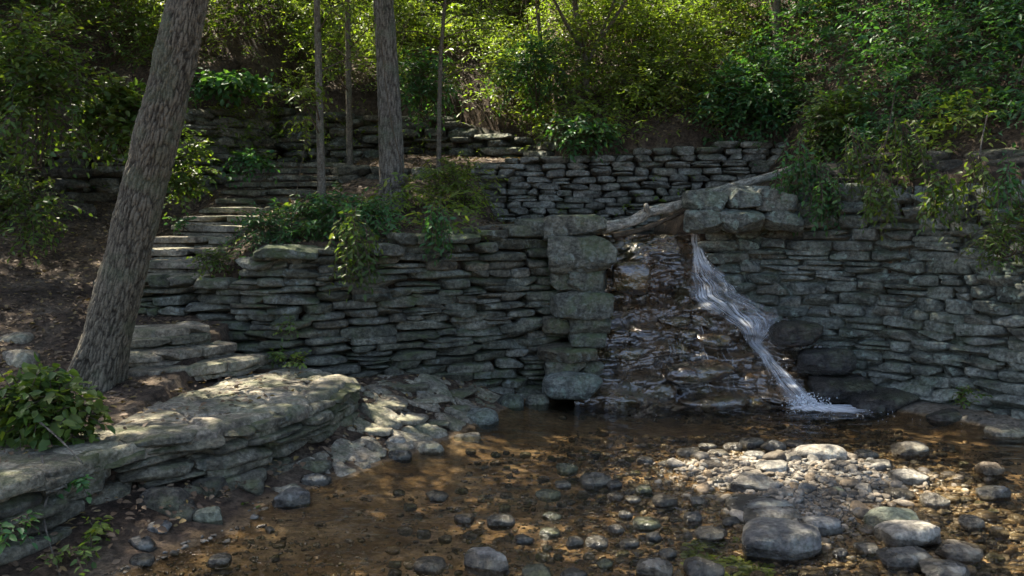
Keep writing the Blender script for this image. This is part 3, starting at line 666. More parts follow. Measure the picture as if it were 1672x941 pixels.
for (ox, z0, z1, nst) in ((.42, 1.25, .95, 7), (-.55, .62, .0, 8), (-.95, .5, 0., 7), (.5, .72, .45, 10), (-1.3, 1.4, .9, 5), (.3, .4, .1, 6)):
    for q in range(nst):         # thin side trickles
        z = np.linspace(z0, z1, 24); x = xw((z0 + z1) / 2) + ox + rg.normal() * .09 + .01 * np.sin(z * 22 + q)
        y = frock(x + 0 * z, np.clip(z, -.3, 1.47)) - .012
        ribbon(np.stack([x + 0 * z, y, z], -1), rg.uniform(.0015, .004), np.array([0, -1., .3]), rg.uniform(.08, .3))
tag(link('loose_strands', mesh('loose_strands', rebase(np.concatenate(VV), locf), [np.concatenate(FF)], M['fall'], np.concatenate(RR)), fall), kind='stuff')
VV, FF, RR, nb = [], [], [], 0
b0 = np.array([float(xw(0.0)) + .03, float(frock(np.array([xw(0.0) - .1, xw(0.0), xw(0.0) + .12]), np.zeros(3)).min()) - .03, 0])
for k in range(170):             # foam streaks running out over the pool
    a0 = rg.uniform(-2.9, .35); r0 = rg.uniform(.01, .14); ln = rg.uniform(.04, .34) * (1.1 if a0 > -1.4 else .7); t = np.linspace(0, 1, 14)
    x = b0[0] + np.cos(a0) * r0 + t * ln * (np.cos(a0) + .35) + .02 * np.sin(t * 5 + k); y = b0[1] + np.sin(a0) * r0 * .8 + t * ln * np.sin(a0) * .6 - .05 * t * t * ln
    ribbon(np.stack([x, y, .006 + .012 * (1 - t) * rg.random() + 0 * t], -1), rg.uniform(.004, .02) * np.sin(np.pi * (t * .9 + .07)), np.array([0, 0, 1.]), rg.uniform(.3, .95) * (1 - t * .7))
for k in range(34):              # rings and swirls pushed out by the fall
    r_ = .12 + .75 * rg.random() ** 1.3; a0 = rg.uniform(-2.9, -.2); t = np.linspace(0, 1, 24); an = a0 + t * rg.uniform(.35, 1.1)
    x = b0[0] + .05 + np.cos(an) * r_ * 1.05; y = b0[1] + np.sin(an) * r_ * .62 + .012 * np.sin(t * 9 + k)
    ribbon(np.stack([x, y, .011 + 0 * t], -1), rg.uniform(.002, .006) * np.sin(np.pi * (t * .9 + .07)), np.array([0, 0, 1.]), rg.uniform(.12, .5) * (1 - .75 * r_) * np.sin(np.pi * t))
link('foam', mesh('foam', rebase(np.concatenate(VV), locf), [np.concatenate(FF)], M['fall'], np.concatenate(RR)), fall)
VV = [];  n = 420                # splash beads at the foot
c = np.stack([b0[0] + rg.normal(size=n) * .085, b0[1] + .03 + rg.normal(size=n) * .045, np.abs(rg.normal(size=n)) * .045], -1)
c3 = 240; r3 = np.abs(rg.normal(size=c3)) * .45 + .08; a3 = rg.uniform(-2.6, .3, c3); c = np.concatenate([c, np.stack([b0[0] + .1 + np.cos(a3) * r3, b0[1] + np.sin(a3) * r3 * .6, .004 + 0 * r3], -1)]); n += c3
c2 = 260; zz = rg.uniform(.05, 1.3, c2); xx = xw(zz) + hw(zz) * rg.normal(size=c2) * .9; c = np.concatenate([c, np.stack([xx, frock(xx, zz) - .02 - .05 * rg.random(c2), zz], -1)]); n += c2
V, Fa, rn = stones(c, np.concatenate([np.abs(rg.normal(size=(n - c2 - c3, 1))) * .003 - .003, np.abs(rg.normal(size=(c3, 1))) * .0015 - .0045, np.abs(rg.normal(size=(c2, 1))) * .002 - .004]) + .006 + np.zeros((n, 3)), rotm(np.zeros(n), 0, 0), np.full(n, 2.), 5, 3, .02, 0, rg.uniform(.25, .8, n))
tag(link('splash', mesh('splash', rebase(V, locf), [Fa], M['fall'], rn), fall), kind='stuff')

# stacked wet stones of the ledges, half bedded in the mound
rw = np.random.default_rng(44); C, Hf, RT = [], [], []
for zl in (.04, .2, .36, .52, .68, .82):
    x = .8 + rw.uniform(0, .15)
    while True:
        l = rw.uniform(.2, .62); xc = x + l / 2; x += l * rw.uniform(.8, 1.15)
        if xc + l * .4 > xw(zl) - hw(zl): break
        if rw.random() < .5: continue
        z = zl + rw.uniform(-.05, .05); C.append((xc, float(frock(np.array(xc), np.array(z))) + .085 + rw.uniform(-.02, .02), z)); Hf.append((l * .56, rw.uniform(.11, .17), rw.uniform(.05, .085))); RT.append((rw.uniform(-.25, .25), rw.uniform(-.1, .3), rw.uniform(-.12, .12)))
for z, x0, x1 in ((.1, .12, .5), (.25, .14, .6), (.42, .14, .55), (.58, .2, .55), (.75, .3, .6)):
    for q in range(3):
        xc = xw(z) + hw(z) + rw.uniform(x0, x1); C.append((xc, float(frock(np.array(xc), np.array(z))) + .06, z)); Hf.append((rw.uniform(.09, .17), .12, rw.uniform(.05, .08))); RT.append((rw.uniform(-.3, .3), 0, rw.uniform(-.1, .1)))
for q in range(len(C)):
    V, Fa, rn = stones(np.array([[0, 0, 0.]]), np.array([Hf[q]]), rotm(*[[v_] for v_ in RT[q]]), rw.uniform(2.4, 4), 450 + q, 24, .11, 4, chop_d=(.7, .98))
    o = link('ledge_stone', mesh('ledge_stone', V, [Fa], M['wet'], rn, sharp=45), bpy.data.objects['waterfall_rock']); o.location = C[q]
# wet stones flanking the fall on its right
for k, (px, py, w, h, D, lab) in enumerate(((1262, 500, 70, 36, 7.95, 'dark wet stone wedged above the middle ledge right of the falling water'), (1300, 545, 80, 40, 7.62, 'dark round wet boulder touching the right side of the falling water'),
        (1345, 590, 96, 44, 7.6, 'dark wet boulder low between the waterfall and the right wall'), (1370, 635, 110, 40, 7.5, 'low black wet boulder at the pool edge right of the splash'), (1255, 470, 60, 24, 8.1, 'dark wet stone in the recess under the big blocks by the channel'),
        (1340, 505, 90, 36, 7.95, 'dark wet slab set in the shadow beside the right wall courses'), (1440, 655, 110, 34, 7.35, 'black wet slab at the foot of the right wall'), (1030, 455, 60, 56, 7.72, 'smooth brown wet boulder beside the pier below the lip'))):
    if k in (0, 4, 5): continue
    rock(px, py, w, h, lab, 'wet' if k == 7 else 'wet_stone', 340 + k, 'wet_boulder', 'boulder', None, 3.6, D=D, n=20, chops=5)
# blocks around the mouth of the channel
mouth = empty('block_stack', 'lichened square blocks stacked beside the water at the top right of the fall', 'stone blocks', (1.8, 8.1, 1.5))
for k, (px, py, w, h, D) in enumerate(((1150, 330, 66, 30, 8.05), (1208, 326, 60, 30, 8.05), (1150, 362, 62, 34, 8.02), (1208, 360, 70, 34, 7.98), (1265, 330, 60, 30, 8.0), (1275, 360, 62, 30, 7.95))):
    o = rock(px, py, w * 1.06, h * 1.14, None, 'wall_green', 360 + k, 'block', None, None, 8.0, D=D, dep=.9, n=22, yaw=-.1, chops=8)
    o.parent = mouth; o.location = Vector(o.location) - Vector(mouth.location)

# ------------------------------------------------------------------ stream rocks, each measured in the photograph
RK = [
 (1343, 738, 84, 36, 'large tan boulder crowning the far side of the gravel bar', 'river', 3), (1264, 763, 52, 28, 'pale sunlit block with a flat top in the middle of the gravel bar', 'river', 4),
 (1234, 788, 84, 31, 'long flat tan slab at the left of the sunlit gravel', 'river', 5), (1233, 744, 42, 20, 'small pale rounded stone left of the large tan boulder', 'river', 3),
 (1292, 747, 42, 17, 'low angular stone against the left foot of the large tan boulder', 'river', 3), (1173, 739, 36, 17, 'egg shaped grey stone at the left tip of the gravel bar', 'river', 2.6),
 (1199, 728, 36, 15, 'grey cobble in the far row of the bar, beside the bluish one', 'river', 2.6), (1228, 721, 42, 15, 'flat bluish grey stone at the far edge of the bar facing the waterfall', 'river_dark', 3),
 (1265, 726, 42, 20, 'slanted bluish grey stone behind the pale rounded one on the bar', 'river_dark', 3), (1298, 724, 34, 12, 'low brown stone behind the large tan boulder, on its left', 'river', 3),
 (1417, 740, 38, 15, 'smooth grey cobble right of the large tan boulder', 'river', 2.6), (1440, 757, 54, 19, 'pale flat stone on the right part of the sunlit bar', 'river', 3.5),
 (1488, 779, 72, 28, 'broad pale wedge of stone at the right end of the sunlit bar', 'river', 3), (1488, 732, 58, 26, 'speckled dark rock standing alone in the water behind the bar', 'river', 3.4),
 (1618, 764, 45, 27, 'wet round rock in the orange water near the right edge', 'river', 2.8), (1626, 801, 54, 26, 'dark peaked rock in the orange water nearest the right edge', 'river_dark', 2.8),
 (1413, 797, 40, 24, 'round brownish stone half sunk in the middle of the bar gravel', 'river', 2.6), (1471, 806, 56, 22, 'low brown stone right of the half sunk round one', 'river', 3),
 (1529, 814, 46, 26, 'peaked grey-brown stone at the water edge right of the bar', 'river', 2.8), (1588, 850, 40, 26, 'single rounded pale stone sitting in orange water', 'river', 2.8),
 (1466, 849, 98, 52, 'large mossy peaked boulder in the right foreground', 'river_green', 2.8), (1490, 871, 100, 46, 'large pale blocky boulder leaning on the mossy peaked one', 'river', 4.2),
 (1282, 884, 128, 66, 'biggest flat topped grey slab in the foreground shallows', 'river_dark', 5), (1263, 843, 100, 28, 'long low stone with a sunlit top behind the biggest slab', 'river', 4),
 (1250, 826, 122, 20, 'thin wide stone lying behind the long low one', 'river_dark', 4), (1342, 857, 78, 36, 'dark sloping slab at the right shoulder of the biggest slab', 'river_dark', 3.4),
 (1480, 908, 92, 32, 'long smooth grey stone in front of the pale blocky boulder', 'river_dark', 3), (1568, 899, 82, 29, 'brown flat boulder right of the pale blocky boulder', 'river', 3.2),
 (1545, 930, 88, 28, 'grey slab cut by the bottom edge in the right foreground', 'river_dark', 3), (1151, 925, 66, 28, 'blue grey block by the yellow weed at the bottom edge', 'river_dark', 4),
 (1164, 870, 58, 18, 'flat oval stone in the shallows left of the biggest slab', 'river', 2.6), (1196, 850, 32, 18, 'small dark egg shaped stone left of the long low one', 'river_dark', 2.6),
 (1132, 842, 32, 22, 'round dark cobble in shallows, left of the small egg shaped stone', 'river_dark', 2.6), (1138, 816, 30, 16, 'brown cobble in shallows below the long tan slab', 'river', 2.6),
 (1375, 901, 30, 15, 'small grey stone right of the biggest slab in shallow water', 'river_dark', 2.8), (1416, 893, 40, 17, 'flat reddish brown stone between the biggest slab and the blocky boulder', 'river', 3),
 (1156, 728, 30, 12, 'small grey stone behind the egg shaped stone at the bar tip', 'river', 2.6), (1128, 737, 44, 17, 'long grey cobble at the water line left of the egg shaped stone', 'river', 2.8),
 (1283, 803, 38, 19, 'rough grey stone right of the long flat tan slab', 'river', 3), (925, 763, 38, 19, 'pale greenish rounded stone alone in the middle of the stream', 'river_green', 2.8),
 (973, 781, 55, 25, 'lumpy tan and grey stone right of the pale greenish one', 'river', 3), (1004, 790, 26, 15, 'small blue grey stone touching the lumpy tan one', 'river_dark', 2.8),
 (896, 806, 44, 17, 'bluish green flat stone barely above the water', 'river_green', 2.8), (713, 809, 40, 19, 'brown wet stone with dark side at the left of the stream', 'river', 2.8),
 (758, 846, 38, 19, 'brown rounded stone left of a matching grey one in the stream', 'river', 2.8), (817, 849, 47, 22, 'plump grey stone right of a matching brown one in the stream', 'river', 2.8),
 (902, 841, 33, 13, 'thin greenish stone in the stream right of the plump grey one', 'river_green', 2.8), (856, 879, 33, 16, 'dark low stone behind the big blue grey boulder', 'river_dark', 2.8),
 (898, 868, 35, 17, 'mossy green stone behind and right of the big blue grey boulder', 'river_green', 2.8), (798, 911, 86, 37, 'big blue grey boulder in dark water at the bottom', 'river_dark', 3),
 (701, 921, 54, 22, 'flat brown stone left of the big blue grey boulder', 'river', 3), (880, 933, 58, 22, 'green stone cut by the bottom edge near the big blue grey boulder', 'river_green', 3),
 (938, 883, 31, 21, 'peaked brown stone, left one of the pair in mid shallows', 'river', 2.6), (975, 884, 39, 19, 'rounded grey stone, right one of the pair in mid shallows', 'river', 2.8),
 (1028, 885, 36, 16, 'wet mottled stone right of the pair in mid shallows', 'river', 2.8), (1005, 863, 29, 19, 'small peaked grey stone behind the pair in mid shallows', 'river', 2.6),
 (1057, 853, 47, 23, 'large egg shaped grey green stone in the centre shallows', 'river_green', 2.6), (1022, 839, 24, 16, 'round pale pebble beside the large egg shaped stone', 'river', 2.4),
 (1068, 875, 26, 18, 'round blue pebble in front of the large egg shaped stone', 'river_dark', 2.4), (1005, 809, 28, 14, 'small reddish stone below the lumpy tan one', 'river', 2.6),
 (1034, 815, 28, 13, 'small flat grey stone right of the small reddish one', 'river', 2.6), (1053, 798, 32, 15, 'small yellowish green stone at the left fringe of the gravel', 'river_green', 2.6),
 (920, 790, 31, 13, 'dim brown stone left of the lumpy tan one', 'river', 2.8), (1054, 751, 28, 15, 'pale peaked pebble at the far left fringe of the bar', 'river', 2.8),
 (1088, 757, 28, 13, 'grey pebble right of the pale peaked pebble on the bar fringe', 'river', 2.8), (1070, 926, 62, 32, 'whitish grey stone with a ridge at the bottom edge', 'river', 3.2),
 (988, 919, 26, 15, 'small round green stone near the bottom edge', 'river_green', 2.6), (1090, 902, 32, 19, 'grey stone behind the whitish ridged one at the bottom', 'river', 2.8),
 (1087, 817, 44, 21, 'rounded brown stone at the left foot of the gravel bar', 'river', 2.8), (937, 936, 46, 16, 'low dark stone at the bottom edge right of the green one', 'river_dark', 3),
]
for (px, py, w, h, lab, m, ex) in RK:
    z0 = max(0., float(terrain(*G(px, py + h * .3, .02)[:2])))
    rock(px, py, w, h, lab, m, None, 'river_rock', 'rock', 'rocks lying in the stream', ex, z0=min(z0, .06), n=10)
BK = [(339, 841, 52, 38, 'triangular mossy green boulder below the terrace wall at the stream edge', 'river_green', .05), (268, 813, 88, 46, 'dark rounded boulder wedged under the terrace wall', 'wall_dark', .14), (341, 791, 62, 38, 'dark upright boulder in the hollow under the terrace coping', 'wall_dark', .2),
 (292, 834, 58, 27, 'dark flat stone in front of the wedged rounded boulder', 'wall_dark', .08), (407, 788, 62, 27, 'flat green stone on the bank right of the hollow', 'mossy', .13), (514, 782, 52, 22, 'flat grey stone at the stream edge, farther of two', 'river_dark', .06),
 (474, 811, 67, 34, 'wide grey stone at the stream edge, nearer of two', 'river_dark', .04), (231, 886, 52, 25, 'grey rounded stone on the leaf strewn bank at lower left', 'river_dark', .06), (259, 859, 38, 22, 'dark round stone behind the grey one on the leafy bank', 'river_dark', .08),
 (230, 914, 40, 18, 'half buried grey stone nearest the bottom left bank edge', 'river_dark', .04), (357, 912, 38, 20, 'brown stone awash at the left stream edge', 'river', .0), (512, 757, 54, 21, 'slab on the bank behind the two stones at the stream edge', 'mossy', .14),
 (779, 677, 68, 32, 'broad grey slab where the bank meets the far pool', 'wall_green', .06), (833, 652, 46, 32, 'grey boulder at the wall foot left of the pale green one', 'wall', .1), (880, 652, 44, 24, 'small grey boulder tucked against the pale green overhanging one', 'wall', .05),
 (697, 729, 58, 22, 'pale flat slab at the tip of the sunlit bank', 'flag', .04), (652, 742, 40, 20, 'dark rounded stone at the water edge below the sunlit bank', 'river_dark', .04), (647, 718, 32, 18, 'small egg shaped stone on the sunlit bank', 'river', .1),
 (28, 582, 60, 32, 'pale rounded boulder on the soil slope at the far left', 'flag', .6), (22, 549, 56, 20, 'flat slab on the soil slope behind the pale rounded boulder', 'flag', .7),
 (1544, 677, 54, 26, 'blue black wet rock at the foot of the right wall', 'wet_stone', .0), (1648, 703, 64, 22, 'sunlit pale stone on the small right bank', 'flag', .04)]
for (px, py, w, h, lab, m, z0) in BK: rock(px, py, w, h, lab, m, None, 'bank_rock', 'rock', 'rocks lying on the banks', 3.2, z0=hit(px, py + h * .3)[2], n=11)
# bedrock slabs of the bank
sx_ = np.arange(-1.7, .5, .014); sy_ = np.arange(4.6, 7.5, .014); X, Y = np.meshgrid(sx_, sy_); T0 = terrain(X, Y, False)
f1, f2, idd = worley(np.stack([X * 3.2 + .3 * noise2(X, Y, 3, 2), Y * 5.2 + 1.2 * X + .3 * noise2(X, Y, 3, 5), 0 * X + .5], -1), 71)
slab = sm(f2 - f1, .03, .12); hgt = .05 * (idd - .35) + .006 + .016 * noise2(X, Y, 4, 8) + .012 * noise2(X, Y, 14, 3)
xb = np.interp(Y, XB[:, 0], XB[:, 1]); xp = np.interp(Y, XP[:, 0], XP[:, 1]); inside = sm(xb - X + .1 * noise2(X, Y, 2, 1), -.12, .06) * sm(X - xp, -.05, .1) * (Y < ypath(A_PATH, X) + .05)
Zb = T0 + hgt * slab - .05 * (1 - slab) - .25 * (1 - inside) - .03 * sm(5.6 - Y, 0, .8)
n_x = len(sx_); i = (np.arange(len(sy_) - 1)[:, None] * n_x + np.arange(n_x - 1)[None]).ravel(); Fq = np.stack([i, i + 1, i + n_x + 1, i + n_x], -1)
Fq = Fq[(Zb - T0).ravel()[Fq].max(1) > -.03]
tag(link('bedrock_shelf', mesh('bedrock_shelf', np.stack([X, Y, Zb], -1), [Fq], M['flag'], idd)), 'cracked layered bedrock shelf between the terrace wall and the pool', 'rock shelf')
rg = random.Random(12); k = 0
SL = [(600, 700, 80, 'nearest the terrace corner'), (650, 680, 90, 'in full sun'), (700, 690, 70, 'in sun above the pale tip slab'), (620, 655, 90, 'in shade behind the sunny ones'), (690, 650, 90, 'halfway to the pool'), (740, 640, 80, 'under the wall foot'), (760, 712, 50, 'touching the water'), (570, 725, 60, 'below the terrace end'), (735, 665, 60, 'beside the broad grey slab'), (600, 740, 60, 'at the water edge below the terrace end'), (545, 745, 50, 'in the leaf litter'), (660, 630, 80, 'at the back under the long wall')]
for px, py, w, lab in SL:
    z = hit(px, py)[2]; k += 1
    rock(px, py, w, 16, 'thin bedrock slab of the left bank, ' + lab, 'mossy' if k % 3 == 0 else 'flag', 500 + k, 'bedrock_slab', 'rock slab', 'bedrock slabs of the left bank', 4.5, z0=z - .02, flat=.7, dep=.8, n=11)

rg = random.Random(31); done = [(q[0], q[1], q[2]) for q in RK]; cnt = 0
for _ in range(900):
    px, py = rg.uniform(640, 1640), rg.uniform(735, 938)
    if (px < 760 and py < 800) or (px < 960 and rg.random() < .55): continue
    w = rg.uniform(15, 34) * (.55 + .5 * (py - 730) / 200)
    if any(abs(px - a) < (b_w + w) * .5 and abs(py - b) < (b_w + w) * .27 for a, b, b_w in done) or cnt >= 150: continue
    done.append((px, py, w)); cnt += 1; left = px < 1090
    z0 = max(-.025, min(.06, float(terrain(*G(px, py, .02)[:2]))))
    rock(px, py, w, w * rg.uniform(.42, .6), 'small cobble among brown shallows left of the gravel bar' if left else 'small cobble in or beside the pale gravel bar', rg.choice(['river', 'river', 'river_dark', 'river_green']), None, 'cobble', 'cobble',
         'small cobbles in the left shallows' if left else 'small cobbles of the gravel bar', rg.uniform(2.4, 3.4), z0=z0, n=6)
# gravel too small to count
n = 52000; x = R.uniform(-1.9, 4.4, n); y = R.uniform(3.2, 7.6, n); z = terrain(x, y)
dens = .2 - .34 * sm(-x, -.8, .3) * sm(y, 3.9, 5.0) + .9 * np.exp(-(((x - 1.95) / 1.6) ** 2 + ((y - 5.1) / 1.35) ** 2)) + .5 * noise2(x, y, 1.7, 44) + .3 * (y < 5.2) - .35 * sm(x, 2.7, 3.3)
keep = (R.uniform(size=n) < dens) & (z < np.where(x < .6, .01, .13)) & (z > -.14); x, y, z = x[keep], y[keep], z[keep]; n = len(x)
sz = np.exp(R.normal(size=n) * .5) * .0105 * (1 - .35 * sm(-x, -1.2, -.3)); VV, FF, RR, off = [], [], [], 0
for nn_, mk in ((2, sz < .013), (4, sz >= .013)):
    c = np.stack([x, y, z + sz * .2], -1)[mk]; m_ = len(c); hf = sz[mk][:, None] * R.uniform(.7, 1.4, size=(m_, 3)) * np.array([1.2, 1, .6])
    V, Fa, rn = stones(c, hf, rotm(R.uniform(0, 6, m_), R.normal(size=m_) * .2, R.normal(size=m_) * .2), np.full(m_, 2.6), 90, nn_, .1, 3, chop_d=(.6, .95)); VV.append(V); FF.append(Fa + off); RR.append(rn); off += len(V)
V, Fa, rn = np.concatenate(VV), np.concatenate(FF), np.concatenate(RR)
tag(link('gravel', mesh('gravel', V, [Fa], M['gravel'], rn)), 'loose pebbles and gravel of the bar and stream bed', 'gravel', kind='stuff')

n = 900; pw = np.array([G(a, b, 0) for a, b in zip(R.uniform(1120, 1260, n), R.uniform(872, 950, n))]); kk = noise2(pw[:, 0], pw[:, 1], 5, 3) > -.05; pw = pw[kk]; n = len(pw)
pw[:, 2] = np.maximum(terrain(pw[:, 0], pw[:, 1]) + .01, -.03); a = R.uniform(0, 6.28, n)
V, Fa, rn = leaves(pw, np.stack([np.cos(a), np.sin(a), R.normal(size=n) * .15], -1), np.array([0, 0, 1.]) + R.normal(size=(n, 3)) * .4, R.uniform(.02, .05, n), R.uniform(.4, .8, n), R.uniform(size=n))
tag(link('water_weed', mesh('water_weed', V, [Fa], M['leaf_sun'], rn)), 'yellow green weed under shallow water by the biggest slab', 'water weed', kind='stuff')
# ------------------------------------------------------------------ fallen leaves
def litter():
    n = 95000; x = R.uniform(-7, 5.5, n); y = R.uniform(3., 13.5, n); z = terrain(x, y)
    den = np.where(z > .03, .5, 0) + .3 * noise2(x, y, 1.2, 77); den = np.where((x < -2.6) & (y > 6.2), den + .3, den); den = np.where((x > .6) & (y < 7.6), .04, den); xq = np.interp(y, XP[:, 0], XP[:, 1]); den = np.where((x < xq) & (x > xq - .95) & (y > 4.6) & (y < 7), den * .35, den)
    e = .03; sx = (terrain(x + e, y) - z) / e; sy = (terrain(x, y + e) - z) / e
    k = (R.uniform(size=n) < den) & (z > .015) & (np.abs(sx) < 2) & (np.abs(sy) < 2); x, y, z, sx, sy = [q[k] for q in (x, y, z, sx, sy)]; n = len(x)
    nr = np.stack([-sx, -sy, np.ones(n)], -1) + R.normal(size=(n, 3)) * .35
    a = R.uniform(0, 6.28, n); d = np.stack([np.cos(a), np.sin(a), sx * np.cos(a) + sy * np.sin(a) + R.normal(size=n) * .15], -1)
    onter = (x < -1.2) & (y > 4) & (y < 7) & (z < .46)
    V, Fa, rn = leaves(np.stack([x, y, z + .008 + .045 * onter], -1), d, nr, R.uniform(.018, .058, n), R.uniform(.3, .75, n), R.uniform(size=n) ** 1.2)
    tag(link('leaf_litter', mesh('leaf_litter', V, [Fa], M['litter'], rn)), 'brown fallen leaves strewn over the soil, steps and banks', 'leaf litter', kind='stuff')
litter()

# ------------------------------------------------------------------ sun, and gaps shaped in the added canopy to let it through
SUN = unit(np.array([-.42, .40, .86]))
LIT = [(2.0, 5.6, 1.25, .6, 1.5), (2.35, 4.6, .8, .4, .8), (1.2, 5.2, .3, .3, .6), (2.6, 4.1, .4, .3, .7), (3.0, 4.9, .8, .8, .75), (-.95, 6.35, .5, .3, 1.2), (-.1, 5.9, .4, .22, .75), (1.9, 6.7, .9, .2, .35), (1.75, 4.75, .6, .12, .7), (-1.38, 6.25, .25, .3, .8), (-1.65, 6.05, .6, .5, .5), (-2.0, 5.1, .4, .4, .3), (-4.3, 7.3, .9, .9, .4),
       (2.2, 11.9, 2.0, 1.9, 1.2), (-.2, 12.6, 1.7, 1.2, .85), (-3.4, 12.9, 2.0, 1.0, 1.0), (4.6, 11, 1.2, 1., .6), (-.75, 9.2, .55, .6, .7), (-1.9, 10.8, .7, .6, .9), (-3.9, 10.4, .9, .8, .75), (-2.7, 10.2, .5, .7, .4), (-1.0, 10.4, .4, .5, .6), (1.9, 8.3, .5, .3, .8), (2.42, 7.5, .4, .28, .8), (1.55, 7.25, .5, .25, .5), (-3.0, 8.1, .5, 1.0, .75), (-2.6, 6.7, .5, .3, .5), (-2.9, 9.6, .5, .6, .5), (4.6, 9.5, 1.5, 1.4, .3), (-6, 12.2, 1.8, 1.2, .7), (.4, 10.6, .8, .4, .5), (5.0, 7.6, .6, .5, .4), (2.9, 6.0, .35, .5, .6)]
def litmask(x, y):
    m = .19 + .5 * sm(y, 9.4, 10.6) * (1 - .4 * sm(x, 2.8, 4))
    for a, b, rx, ry, s in LIT: m = np.maximum(m, s * (1 - sm(((x - a) / rx) ** 2 + ((y - b) / ry) ** 2, .6, 1.25)))
    return m
TREES = []       # (trunk top xyz, name)
def bark_fn(dep, sx, sz):
    def f(bc, seed):
        p = bc * np.array([sx, sx, sz]); p = p + .6 * fbm(bc * np.array([sx, sx, sz * 1.6]) * .6, 3, seed)[..., None] * np.array([1, 1, .4])
        f1, f2, idd = worley(p, seed); return dep * (np.clip((f2 - f1) * 2.6, 0, 1) ** .7 - .5) + dep * .3 * fbm(bc * 45, 3, seed + 2)
    return f
_bk = bark_fn(.014, 54, 9)
def bark_root(bc, seed):
    th = np.arctan2(bc[..., 1], bc[..., 0]); z = np.maximum(bc[..., 2] - .2, 0)
    return _bk(bc, seed) * (.6 + .8 * sm(fbm(bc * np.array([5, 5, 1.3]), 3, 3), -.4, .4)) + .032 * np.exp(-z / .2) * np.cos(5 * th + 1.2 * np.sin(th)) + .018 * fbm(bc * 3.5, 2, 8)
bark_root.ridge = _bk
def limbs(rg, top, tdir, r, root, loc, nl, reach):
    V, Fs, B = [], [], []; off = 0; q4, q3 = [], []
    for k in range(nl):
        a = k * 2.4 + rg.uniform(0, 1); s = top - tdir * rg.uniform(0, 2.2); L = reach * rg.uniform(.6, 1.1)
        e = s + np.array([math.cos(a) * L, math.sin(a) * L, L * rg.uniform(.45, .9)]); m = (s + e) / 2 + np.array([0, 0, -.12 * L])
        v, f, b = tube(spline([s, m, e], 14), np.linspace(r * .55, .012, 14), 7)
        V.append(v); B.append(b); q4.append(f[0] + off); q3.append(f[1] + off); off += len(v)
    link('limbs', mesh('limbs', rebase(np.concatenate(V), loc), [np.concatenate(q4), np.concatenate(q3)], M['bark_thin'], vec=np.concatenate(B)), root)
def tree(label, ctrl, rads, mat, ns, nring, height, reach, seed, bark=None, flare=0, name='tree', shade_crown=True, fork=None, cat='tree', side=0, sidemat='leaf_sun'):
    """ctrl: measured points along the trunk inside the frame; the trunk then goes on to height above the base"""
    rg = random.Random(seed); pts = [np.array(c) for c in ctrl]; d = unit(pts[-1] - pts[-2]); base = pts[0]
    while pts[-1][2] < base[2] + height:
        d = unit(d + np.array([rg.uniform(-.05, .05), rg.uniform(-.05, .05), .06])); pts.append(pts[-1] + d * 1.2)
    root = empty(name, label, cat, tuple(base)); n0 = nring
    below = base - unit(pts[1] - base) * .25
    C = spline([below] + pts, nring); L = np.concatenate([[0], np.cumsum(np.linalg.norm(np.diff(C, axis=0), axis=1))])
    hgt = C[:, 2] - base[2]
    r = np.interp(hgt, [0] + [c[2] - base[2] for c in ctrl[1:]] + [height], list(rads) + [rads[-1] * .35])
    r = r * (1 + flare * np.exp(-np.maximum(hgt, -.1) / .18))
    v, f, b = tube(C, r, ns, bark, seed)
    link('trunk', mesh('trunk', rebase(v, base), f, M[mat], LR, vec=b), root)
    tops = [(pts[-1], d)]
    if fork:
        for fp in fork:
            FP = spline([np.array(q) for q in fp], 30); v, f, b = tube(FP, np.linspace(rads[-1] * .85, rads[-1] * .45, 30), 10, bark, seed + 1)
            link('limb', mesh('limb', rebase(v, base), f, M[mat], vec=b), root)
    if shade_crown: limbs(rg, pts[-1], d, rads[-1], root, base, 7, reach)
    if side:
        rs = np.random.default_rng(seed + 50); VV, FF, RR, MI, off = [], [], [], [], 0
        for q in range(side):
            hq = rs.uniform(.7, 2.9); c = np.array([np.interp(hq, hgt, C[:, a]) for a in range(3)]); an = rs.uniform(0, 6.28); L_ = rs.uniform(.35, .95)
            e = c + np.array([math.cos(an) * L_, math.sin(an) * L_ - .1, L_ * rs.uniform(.1, .7)]); br = spline([c, (c + e) / 2 + np.array([0, 0, .06]), e, e + (e - c) * .2 - np.array([0, 0, .08])], 10)
            v2, f2_, b2 = tube(br, np.linspace(.009, .002, 10), 5, cap=False); VV.append(v2); FF.append(f2_[0] + off); RR.append(np.full(len(v2), .5)); MI.append(np.ones(len(f2_[0]), np.int32)); off += len(v2)
            m_ = 14; O_ = br[rs.integers(3, 10, m_)]; d_ = unit(e - c) * .5 + rs.normal(size=(m_, 3)) * .6
            V2, F2, r2, mi2 = sprays(O_, d_, rs.uniform(.15, .32, m_), 7, .075, .42, .35, seed * 31 + q); VV.append(V2); FF.append(F2 + off); RR.append(r2); MI.append(mi2); off += len(V2)
        link('side_branches', mesh('side_branches', rebase(np.concatenate(VV), base), [np.concatenate(FF)], [M[sidemat], M['twig']], np.concatenate(RR), np.concatenate(MI)), root)
    TREES.append((pts[-1], root, base)); return root
def px3(px, py, D): return P(px, py, D)
tree('thick leaning tree with deeply furrowed bark at the left beside the steps', [px3(158, 612, 5.9), px3(192, 480, 5.95), px3(229, 330, 6.0), px3(262, 200, 6.0), px3(287, 90, 6.05), px3(306, 0, 6.1)],
     [.158, .15, .145, .14, .134, .13], 'bark', 220, 620, 8.5, 2.6, 1, bark_root, .14)
tree('straight grey trunk in the middle standing above the long wall', [px3(641, 335, 8.9), px3(637, 200, 8.9), px3(630, 60, 8.95), px3(626, 0, 9.0)], [.132, .118, .104, .1], 'bark_grey', 110, 420, 10, 3.0, 2, bark_fn(.010, 52, 7), .2)
